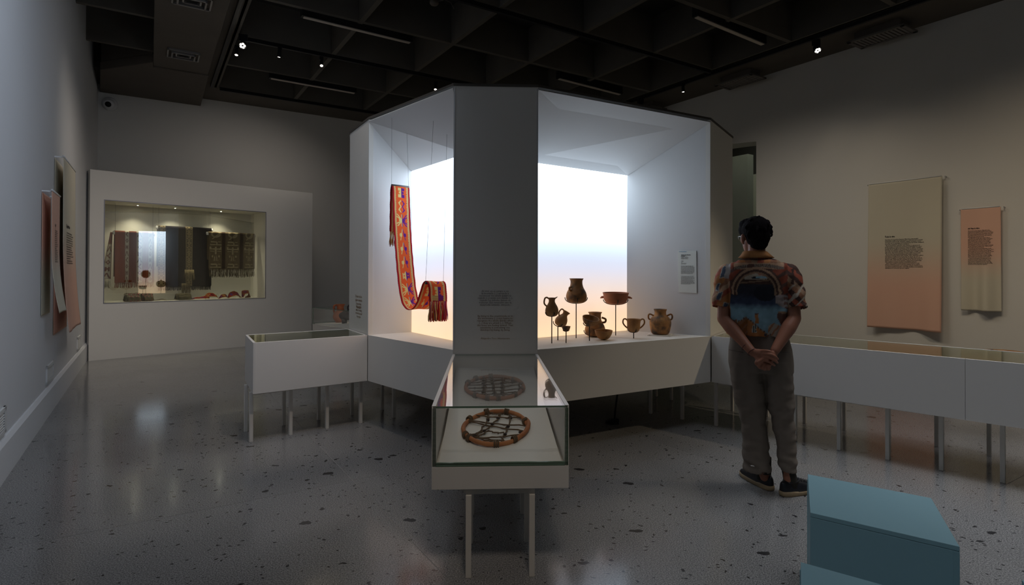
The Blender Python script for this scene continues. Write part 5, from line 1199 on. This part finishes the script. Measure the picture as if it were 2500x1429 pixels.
# arms
LS, LE, LWr = Lp(1776, 668, 0), Lp(1766, 778, -.06), Lp(1834, 857, -.185)
RS, RE, RWr = Lp(1926, 668, 0), Lp(1939, 778, -.06), Lp(1892, 856, -.185)
for S_, E_, W_ in ((LS, LE, LWr), (RS, RE, RWr)):
    limb(mb, [S_, (S_+E_)/2, E_], [.052, .045, .039], 16); limb(mb, [E_, E_*.7+W_*.3, E_*.35+W_*.65, W_], [.039, .0435, .034, .0265], 16)
    mb.ball(E_+(E_-W_)*.02, .036, 12, 8)
# hands: left hand wraps over the right wrist, right hand hangs as a loose fist
def flatpalm(mb, a, b, nrm, w0, w1, th):
    a = np.asarray(a, float); b = np.asarray(b, float); d = (b-a)/np.linalg.norm(b-a); nrm = nrm-d*nrm.dot(d); nrm /= np.linalg.norm(nrm); s_ = np.cross(d, nrm)
    M = np.column_stack([d, s_, nrm]); L = np.linalg.norm(b-a)/2
    for k in range(5):
        f = k/4; mb.ball(a+(b-a)*f, (L*.55, w0*(1-f)+w1*f, th), 16, 10, M)
    return s_
toward = -A3
sL = flatpalm(mb, Lp(1838, 861, -.192), Lp(1861, 867, -.205), toward, .026, .036, .0155)
kn = [Lp(1862, 857, -.213), Lp(1864, 864, -.217), Lp(1863, 871, -.216), Lp(1860, 878, -.211)]
md = [Lp(1877, 858, -.222), Lp(1880, 866, -.228), Lp(1879, 874, -.228), Lp(1874, 882, -.222)]
e1 = [Lp(1888, 863, -.212), Lp(1892, 871, -.217), Lp(1891, 880, -.217), Lp(1885, 888, -.212)]
tp = [Lp(1895, 868, -.188), Lp(1899, 877, -.192), Lp(1898, 886, -.192), Lp(1891, 893, -.190)]
for i in range(4): limb(mb, [kn[i], md[i], e1[i], tp[i]], [.0100-.0006*(i == 3)*2, .0092, .0085, .0072], 10)
limb(mb, [Lp(1843, 868, -.195), Lp(1850, 877, -.208), Lp(1857, 884, -.212), Lp(1862, 887, -.208)], [.013, .0105, .0095, .008], 10)
sR = flatpalm(mb, Lp(1888, 864, -.183), Lp(1868, 882, -.190), toward, .027, .037, .016)
kn = [Lp(1852, 877, -.205), Lp(1859, 886, -.208), Lp(1868, 892, -.206), Lp(1878, 894, -.202)]
m1 = [Lp(1846, 886, -.212), Lp(1853, 895, -.216), Lp(1864, 900, -.213), Lp(1875, 900, -.208)]
t1_ = [Lp(1850, 892, -.196), Lp(1858, 899, -.197), Lp(1868, 902, -.195), Lp(1877, 902, -.192)]
t2_ = [Lp(1858, 889, -.186), Lp(1865, 895, -.185), Lp(1873, 898, -.184), Lp(1880, 898, -.182)]
for i in range(4): limb(mb, [kn[i], m1[i], t1_[i], t2_[i]], [.0108, .0098, .0088, .0075], 10)
limb(mb, [Lp(1873, 872, -.205), Lp(1864, 876, -.219), Lp(1856, 882, -.222), Lp(1850, 886, -.220)], [.012, .0105, .0095, .008], 10)
V, F, NV = voxel(mb, .0042, 3)
b_ = MB(); b_.add(V, F, None, 0, True); b_.build('body', SKIN, man)
# ---- eyes, hair, glasses
for s_ in (-1, 1):
    m_ = MB(); m_.ball(hp(s_*.029, .078, .012), .011, 14, 10); m_.build('eye', paint('eye_white', (.6, .57, .53), .3), man)
HAIR = paint('dark_hair', (.009, .007, .008), .85, .4, 60, .4, 160, .06)
mb = MB(); mb.ball(hp(0, -.014, .052), (.083, .103, .088), 30, 20, MH); mb.ball(hp(0, -.042, .010), (.071, .076, .078), 26, 18, MH); mb.ball(hp(0, -.052, -.030), (.056, .050, .052), 22, 14, MH)
mb.ball(hp(-.022, .040, .090), (.058, .060, .040), 20, 12, MH); mb.ball(hp(.025, .03, .092), (.052, .062, .038), 20, 12, MH); mb.ball(hp(-.056, .040, .056), (.024, .048, .046), 16, 12, MH); mb.ball(hp(.056, .040, .056), (.024, .048, .046), 16, 12, MH)
rng = random.Random(5)
for i in range(26):      # tufts over the crown and the back
    a = rng.uniform(0, 2*math.pi); ph = rng.uniform(-.1, 1.45); d = np.array([math.cos(a)*math.cos(ph), math.sin(a)*math.cos(ph), math.sin(ph)])
    p = np.array([0, -.018, .045])+d*np.array([.082, .100, .088]); dn = np.array([d[0]*.3+rng.uniform(-.4, .1), (.9 if d[1] > .3 else -.1)+rng.uniform(-.3, .3), -.9]); dn -= d*dn.dot(d); dn /= np.linalg.norm(dn)+1e-6; L = rng.uniform(.025, .05)
    if p[2] < .02 and d[1] > .1: continue
    mb.tube([hp(*p), hp(*(p+dn*L*.5+d*.007)), hp(*(p+dn*L+d*.002))], [.007, .006, .002], 6)
V, F, NV = voxel(mb, .0040, 1)
q = (V-HC0) @ MH; keep = np.ones(len(V), bool)
for i in range(len(V)):
    n_ = noise.noise(Vector((q[i][0]*90, q[i][1]*60, q[i][2]*28)))*.0020+noise.noise(Vector((q[i][0]*210, q[i][1]*150, q[i][2]*60)))*.0008
    V[i] += NV[i]*n_
m_ = MB(); m_.add(V, F, None, 0, True); m_.build('hair', HAIR, man)
gl = MB(); g0 = []
for s_ in (-1, 1):
    th_ = np.linspace(0, 2*math.pi, 24, endpoint=False); gl.tube([hp(s_*.036+.026*math.cos(a)*1., .104-.006*abs(math.cos(a)), .008+.021*math.sin(a)) for a in th_], .0013, 6, closed=True)
    gl.tube([hp(s_*.064, .100, .014), hp(s_*.076, .06, .014), hp(s_*.080, .01, .010), hp(s_*.079, -.012, -.004)], .0014, 6)
gl.tube([hp(-.010, .106, .012), hp(0, .109, .015), hp(.010, .106, .012)], .0012, 6)
gl.build('glasses', CHROME, man)
# ---- shirt
SC = .00238
def pxy(V):       # garment coordinates: columns/rows of the cloth as seen flat on the back
    lat = (V-np.array([ROOT[0], ROOT[1], 0])) @ R3; return 1855+lat/SC, 660.8+(HC-V[:, 2])/.00259
mb = MB()
ringloft(mb, [(Lp(1847, 627, -.01), .070, .062), (Lp(1848, 633, -.01), .095, .075), (Lp(1849, 641, -.008), .148, .088), (Lp(1849, 652, 0), .190, .102), (Lp(1850, 672, 0), .205, .116), (Lp(1851, 700, 0), .196, .123), (Lp(1852, 740, 0), .186, .124), (Lp(1850, 775, 0), .184, .122), (Lp(1849, 800, 0), .185, .121), (Lp(1848, 818, 0), .187, .121)], 48, 2.5)
slv = []
for S_, px0, py0, px1, py1, axis in ((Lp(1778, 664, 0), 1776, 668, 1761, 752, None), (Lp(1924, 664, 0), 1925, 668, 1945, 752, None)):
    a = Lp(px0, py0, .0); b = Lp(px1, py1, -.045); mid = (a+b)/2+R3*(-.006 if px0 < 1850 else .006)
    P = [a*1.2-b*.2, a, mid, b]; r = [.050, .066, .062, .056]
    d = (b-mid)/np.linalg.norm(b-mid); mb.tube([a, a*.75+mid*.25, mid, mid*.4+b*.6, b], [.062, .068, .063, .058, .056], 28, True, flat=.98); mb.ball(a, .063, 20, 14)
    slv.append((b, d))
V, F, NV = voxel(mb, .0048, 5)
F = np.asarray(F)
X, Y = pxy(V)
# drape: shallow vertical folds and diagonal pulls
for i in range(len(V)):
    x, y = X[i], Y[i]; s_ = min(1, max(0, (y-690)/110)); w = .005*s_*math.sin(x*.11+math.sin(y*.03)*1.2)+.004*s_*math.sin(x*.23+2+y*.02)
    w += .004*math.exp(-((abs(x-1851)-62)/14)**2)*math.sin((y-660)*.12+abs(x-1851)*.25)
    w += .0045*noise.noise(Vector((x*.045, y*.03, 1.7)))
    if abs(x-1851) > 88: w += .005*math.sin(y*.16+x*.1)*(1 if y > 690 else .3)
    V[i] = V[i]+NV[i]*w
# open hem, sleeves and neck by removing the caps
fc = V[F].mean(1); e1_ = V[F[:, 2]]-V[F[:, 0]]; e2_ = V[F[:, 3]]-V[F[:, 1]]; fn = np.cross(e1_, e2_); fn /= np.linalg.norm(fn, axis=1)[:, None]+1e-12
kill = np.zeros(len(F), bool)
zh = Lp(1848, 818, 0)[2]; kill |= (fn[:, 2] < -.55) & (fc[:, 2] < zh+.012)
for b, d in slv: kill |= ((fn @ d) > .6) & (((fc-b) @ d) > -.010)
zn = Lp(1847, 627, 0)[2]; kill |= (fc[:, 2] > zn-.006)
F2 = F[~kill]
def shirt_col(x, y, front, nz_):
    br = np.array([.27, .125, .07]); dk = np.array([.075, .04, .032]); tan = np.array([.44, .27, .17]); org = np.array([.42, .17, .06]); red = np.array([.33, .085, .05]); navy = np.array([.03, .03, .04]); blue = np.array([.23, .37, .44]); cream = np.array([.52, .44, .35]); gry = np.array([.30, .27, .26])
    if x < 1783 or x > 1921:          # sleeves
        left = x < 1852; c = org*.85+red*.15 if left else br
        u_ = (y-640)+((x-1760) if left else (1945-x))*.9
        k = int(u_//13) % 5
        c = [tan, red, c, org, br][k] if left else [br, dk, red, dk, tan*.8][k]
        if left:
            for (a, b, ww, hh) in ((1757, 722, 5, 9), (1767, 662, 6, 14), (1752, 700, 3, 8), (1772, 745, 5, 6)):
                if abs(x-a+(y-b)*.3) < ww and abs(y-b) < hh: c = np.array([.07, .09, .13])
                elif abs(x-a+(y-b)*.3) < ww+2 and abs(y-b) < hh+2: c = cream*.8
            if y < 680 and x > 1770: c = gry
        else:
            if y > 690 and abs((y-700)-(x-1925)*-1.1-30) % 26 < 5: c = cream*.75
            if 655 < y < 690 and abs(x-1932) < 3: c = dk
        if y > 748 and left: c = org
        return c
    if y < 641:
        k = int((x-1790)//15) % 4; c = [red, org, br, tan*.7][k] if not front else br
        if 631 < y < 634: c = dk
        return c
    if y < 656 and abs(x-1852) < 60:
        t = y-(641+((x-1852)/60)**2*8)
        if t < 2: return tan
        if t < 10: return cream*.5 if int((x*.5)) % 2 and abs(x-1832) > 8 else dk*1.3
        if t < 12.5: return tan*.9
    ax, ay = (x-1846)/54, (y-712)/55; r = math.hypot(ax, ay)
    if y < 722 and ay < .1:
        if 1.0 < r < 1.10: return tan*.85
        if 1.10 <= r < 1.18: return dk*1.2
        if .90 < r <= 1.0: return dk
        if .82 < r <= .90: return tan*.65
        if r >= 1.18:
            return red*.75 if int((x*.6+y)//9) % 3 else dk*1.4
    if y < 692 and r <= .82:
        if abs(x-1846) < 34-(y-668)*.6 and 664 < y < 680: 
            if 673 < y < 677 and x > 1846: return blue*1.2
            if abs(y-669) < 1.5 and 1852 < x < 1870: return red*1.3
            if math.hypot((x-1846)/11, (y-676)/3) < 1: return navy
            return cream*.75
        if abs(y-(690-(x-1800)*.11)) < 1.6: return tan*.45
        return dk*.8
    if x > 1893 and 683 < y < 752:
        if y > 735 and (y-735) > (x-1893)*.6: pass
        else: return gry*(1.1 if int((y-680)//7) % 2 else .8)*np.array([1, .9, .88]) if x < 1912 else (dk*2 if int((y-680)//6) % 2 else gry*.8)
    if y < 738:
        f = min(1, max(0, (y-712)/26)); hole = math.hypot((x-1868)/26, (y-712)/20)
        c = navy*(1-f)+np.array([.05, .065, .11])*f
        return navy*.75 if hole < 1 else c
    if y < 752: f = (y-738)/14; return np.array([.06, .075, .125])*(1-f)+blue*f
    # houses at the hem
    if x > 1897 and y > 755 and (y-755) < (x-1890)*1.6+6 and y < 792: return dk*1.8 if y > 759 else tan*.7
    roof = 767+abs(x-1822)*(.75 if x < 1822 else .80)*1.0
    if 1844 < x < 1853 and 761 < y < 785: return org*1.05 if y > 764 else dk*2
    if 1800 < x < 1880 and y > roof:
        if y < roof+4: return dk*1.5 if int(x//3) % 2 else cream*.6
        if abs(x-1843+(y-797)*.15) < 5.5 and abs(y-797) < 9: return np.array([.05, .09, .10]) if abs(x-1843+(y-797)*.15) > 1 and abs(y-797) < 7.5 and abs(x-1843+(y-797)*.15) < 4 else cream
        if abs(x-1870) < 4 and abs(y-810) < 5: return navy*2
        if x < 1826: return org*.62 if int((x+y)//6) % 3 else br
        return org
    if x > 1874 and y > 782+abs(x-1890)*.45: return cream*.85 if int((x*1.3+y)//7) % 3 else br*1.5
    if x < 1800 and y > 778: return dk*2.2 if int((x+y)//8) % 2 else br
    return blue*(1+.12*nz_)
depth_ = (V-np.array([ROOT[0], ROOT[1], 0])) @ A3
C = np.zeros((len(V), 3)); X, Y = pxy(V)
for i in range(len(V)):
    nz_ = noise.noise(Vector((X[i]*.07, Y[i]*.07, .5))); n2_ = noise.noise(Vector((X[i]*.12+9, Y[i]*.12, 2.5)))
    wq = 1. if Y[i] > 700 or abs(X[i]-1852) > 66 else .25
    C[i] = shirt_col(X[i]+(nz_*3+n2_)*wq, Y[i]+n2_*2.5*wq, depth_[i] > .02, nz_)*1.15*(1+.18*n2_)
SHIRT = colmat('printed_shirt', .75, .12, 700., .15, fine=.05)
m_ = MB(); m_.add(V, F2.tolist(), np.clip(C, 0, 1), 0, True); m_.build('shirt', SHIRT, man, solid=.0015)
# collar
m_ = MB(); rings = []
for (pxc, y_, hw, hd, ly) in ((1842, 618, .060, .058, -.018), (1842, 613.5, .064, .061, -.020), (1843, 615, .070, .066, -.022), (1845, 623, .087, .076, -.020), (1846, 630, .105, .084, -.012)):
    c = Lp(pxc, y_, ly); rings.append([c+R3*hw*math.cos(t)+A3*hd*math.sin(t) for t in np.linspace(-math.pi*1.5+.42, math.pi/2-.42, 50)])
Pn = np.array(rings); Cn = np.zeros_like(Pn)
for j in range(Pn.shape[0]):
    for i in range(50): Cn[j, i] = np.array([.50, .22, .08])*(1 if (j < 3 or i % 17 > 4) else .8)*(1+.1*math.sin(i*.8))
m_.grid(np.transpose(Pn, (1, 0, 2)), np.transpose(Cn, (1, 0, 2))); m_.build('collar', SHIRT, man, solid=.0022)
# ---- trousers
mb = MB()
W_ = [(1852, 806, .162, .108, 0), (1853, 822, .170, .112, .0), (1855, 850, .184, .120, .0), (1857, 885, .188, .124, .004), (1859, 905, .186, .120, .008)]
ringloft(mb, [(Lp(a, b, e), c, d) for a, b, c, d, e in W_], 44, 2.5)
LL = [(1825, 880, 44, .118, .005), (1826, 930, 43, .108, .012), (1832, 980, 37.5, .098, .03), (1840, 1030, 32.5, .086, .05), (1844, 1080, 32, .084, .06), (1847, 1125, 33, .088, .068), (1849, 1149, 34.5, .090, .072)]
RL = [(1893, 880, 40, .115, .005), (1901, 930, 34, .105, .01), (1905, 980, 33.5, .094, .022), (1913, 1030, 28, .084, .034), (1918, 1080, 24, .074, .038), (1922, 1125, 21, .068, .040), (1924.5, 1149, 19.5, .066, .042)]
for LL_ in (LL, RL): ringloft(mb, [(Lp(a, b, e), c*SC, d) for a, b, c, d, e in LL_], 32, 2.3)
V, F, NV = voxel(mb, .0058, 4); F = np.asarray(F); X, Y = pxy(V)
for i in range(len(V)):
    x, y = X[i], Y[i]; n_ = noise.noise(Vector((x*.06, y*.022, 4.))); r_ = noise.noise(Vector((x*.03+y*.012, y*.075, 8.)))
    w = .007*n_+.0075*r_*min(1, max(0, (y-870)/120))
    w += .0042*math.sin(y*.11+x*.13)*math.exp(-((y-1000)/50)**2)+.004*math.sin(y*.22-x*.1)*min(1, max(0, (y-1090)/40))
    w += .006*math.exp(-((x-1856-(y-850)*.05)/6)**2)*(-1)*min(1, max(0, (y-840)/50))*(1 if y < 930 else 0)
    V[i] += NV[i]*w
fc = V[F].mean(1); fn = np.cross(V[F[:, 2]]-V[F[:, 0]], V[F[:, 3]]-V[F[:, 1]]); fn /= np.linalg.norm(fn, axis=1)[:, None]+1e-12
z_h = max(Lp(1849, 1149, .07)[2], Lp(1924, 1149, .04)[2]); F2 = F[~((fn[:, 2] < -.5) & (fc[:, 2] < z_h+.02))]
KHAKI = paint('khaki_twill', (.20, .165, .135), .85, .06, 30, .25, 900, .15)
m_ = MB(); m_.add(V, F2.tolist(), None, 0, True); tr = m_.build('trousers', KHAKI, man, solid=.003)
for px, py, L_, ly in ((1797, 858, .12, -.125), (1907, 862, .12, -.125)):
    a = Lp(px-18, py-(4 if px < 1850 else 2), ly); bb = Lp(px+18, py+(3 if px < 1850 else -2), ly); m_ = MB(); m_.tube([a, (a+bb)/2-A3*.004, bb], .0016, 6); m_.build('pocket_edge', paint('seam_dark', (.10, .08, .07), .8) if px < 1850 else bpy.data.materials['seam_dark'], tr)
# ---- socks and shoes
SOCK = paint('sock_rib', (.045, .040, .032), .95, .3, 80, .6, 400); SHOE = paint('shoe_leather', (.012, .013, .017), .38, .2, 10, .15, 60, .45); SOLE = paint('shoe_sole', (.34, .25, .15), .7, .15, 40)
def shoe(h, t, ank):
    h = np.asarray(h, float); t = np.asarray(t, float); d = (t-h)/np.linalg.norm(t-h); L = np.linalg.norm(t-h); s_ = np.array([d[1], -d[0], 0])
    m_ = MB(); m_.tube([np.asarray(ank)+Z3*.09, np.asarray(ank), h+d*.075+Z3*.10, h+d*.08+Z3*.05], [.040, .039, .041, .042], 18); m_.build('sock', SOCK, man)
    def half(f): return .033*(1-((.13-f)/.13)**2*.9)**.5 if f < .13 else (.036+.014*math.sin((f-.13)/.87*math.pi*.78)*1.15 if f < .86 else .0478*max(0, 1-((f-.86)/.14)**2)**.5)
    fs = [0, .01, .03, .07, .13, .22, .32, .42, .52, .62, .72, .8, .86, .91, .95, .98, .995]
    out = [(f, half(f)) for f in fs]; poly = [h+d*(f*L)+s_*w for f, w in out]+[h+d*(f*L)-s_*w for f, w in out[::-1]]
    m_ = MB(); k = len(poly); c = sum(poly)/k; v = []
    for z, sc_ in ((0.0, .97), (.006, 1.03), (.022, 1.04), (.027, 1.0)):
        for i, p in enumerate(poly): f = (out+out[::-1])[i][0]; v.append(c+(p-c)*sc_+Z3*(z+.010*max(0, (f-.8)/.2)**2+(.006 if z > .01 and f < .25 else 0)))
    f = [(r*k+i, r*k+(i+1) % k, (r+1)*k+(i+1) % k, (r+1)*k+i) for r in range(3) for i in range(k)]+[tuple(range(k-1, -1, -1)), tuple(3*k+i for i in range(k))]
    m_.add(v, f, None, 0, True)
    up = MB(); hts = {0: .075, .13: .082, .3: .080, .45: .075, .6: .058, .8: .045, 1: .030}; kf = sorted(hts); v = []; nn = 20
    for fi, (f_, w) in enumerate(out):
        ht = np.interp(f_, kf, [hts[q] for q in kf]); w = max(w, .006)
        if f_ < .02: ht *= .97
        if f_ > .95: ht *= .75
        for j in range(nn):
            a = j/(nn-1)*math.pi; x = w*math.copysign(abs(math.cos(a))**.7, math.cos(a))*.98; z = .024+(ht-.024+.012)*math.sin(a)**.75
            if f_ < .38: x *= 1-.12*math.sin(a)
            v.append(h+d*(f_*L)+s_*x+Z3*z)
    ff = [(r*nn+i, r*nn+i+1, (r+1)*nn+i+1, (r+1)*nn+i) for r in range(len(out)-1) for i in range(nn-1)]+[tuple(range(nn-1, -1, -1)), tuple((len(out)-1)*nn+i for i in range(nn))]
    up.add(v, ff, None, 0, True); u = up.build('shoe', SHOE, man, solid=.002)
    m_.build('sole', SOLE, u)
    col_ = MB(); col_.tube([h+d*(.085+.052*math.cos(a))+s_*.036*math.sin(a)+Z3*(.088+.006*math.cos(a)) for a in np.linspace(0, 2*math.pi, 24, endpoint=False)], .006, 8, closed=True); col_.build('collar_rim', SHOE, u)
    for k_ in range(4):
        q = h+d*(.148+.022*k_)+Z3*(.091-.0075*k_); lc_ = MB(); lc_.tube([q-s_*.026+Z3*-.010, q+Z3*.004, q+s_*.026+Z3*-.010], .0022, 6); lc_.build('lace', BLACK, u)
shoe(lh, lt, Lp(1867, 1150, .085)); shoe(rh, rt, Lp(1925, 1150, .045))
# bracelets on the left wrist
for px, py, r_ in ((1822, 846, .0305), (1836, 860, .0285)):
    c = Lp(px, py, -.165 if px < 1830 else -.186); d = (LWr-LE)/np.linalg.norm(LWr-LE); a = np.cross(d, Z3); a /= np.linalg.norm(a); b = np.cross(d, a)
    m_ = MB(); m_.tube([c+a*r_*math.cos(t)+b*r_*math.sin(t) for t in np.linspace(0, 2*math.pi, 24, endpoint=False)], .0016, 6, closed=True); m_.build('bracelet', paint('bracelet_cord', (.09, .03, .03), .6) if px < 1830 else bpy.data.materials['bracelet_cord'], man)
bpy.context.view_layer.update()
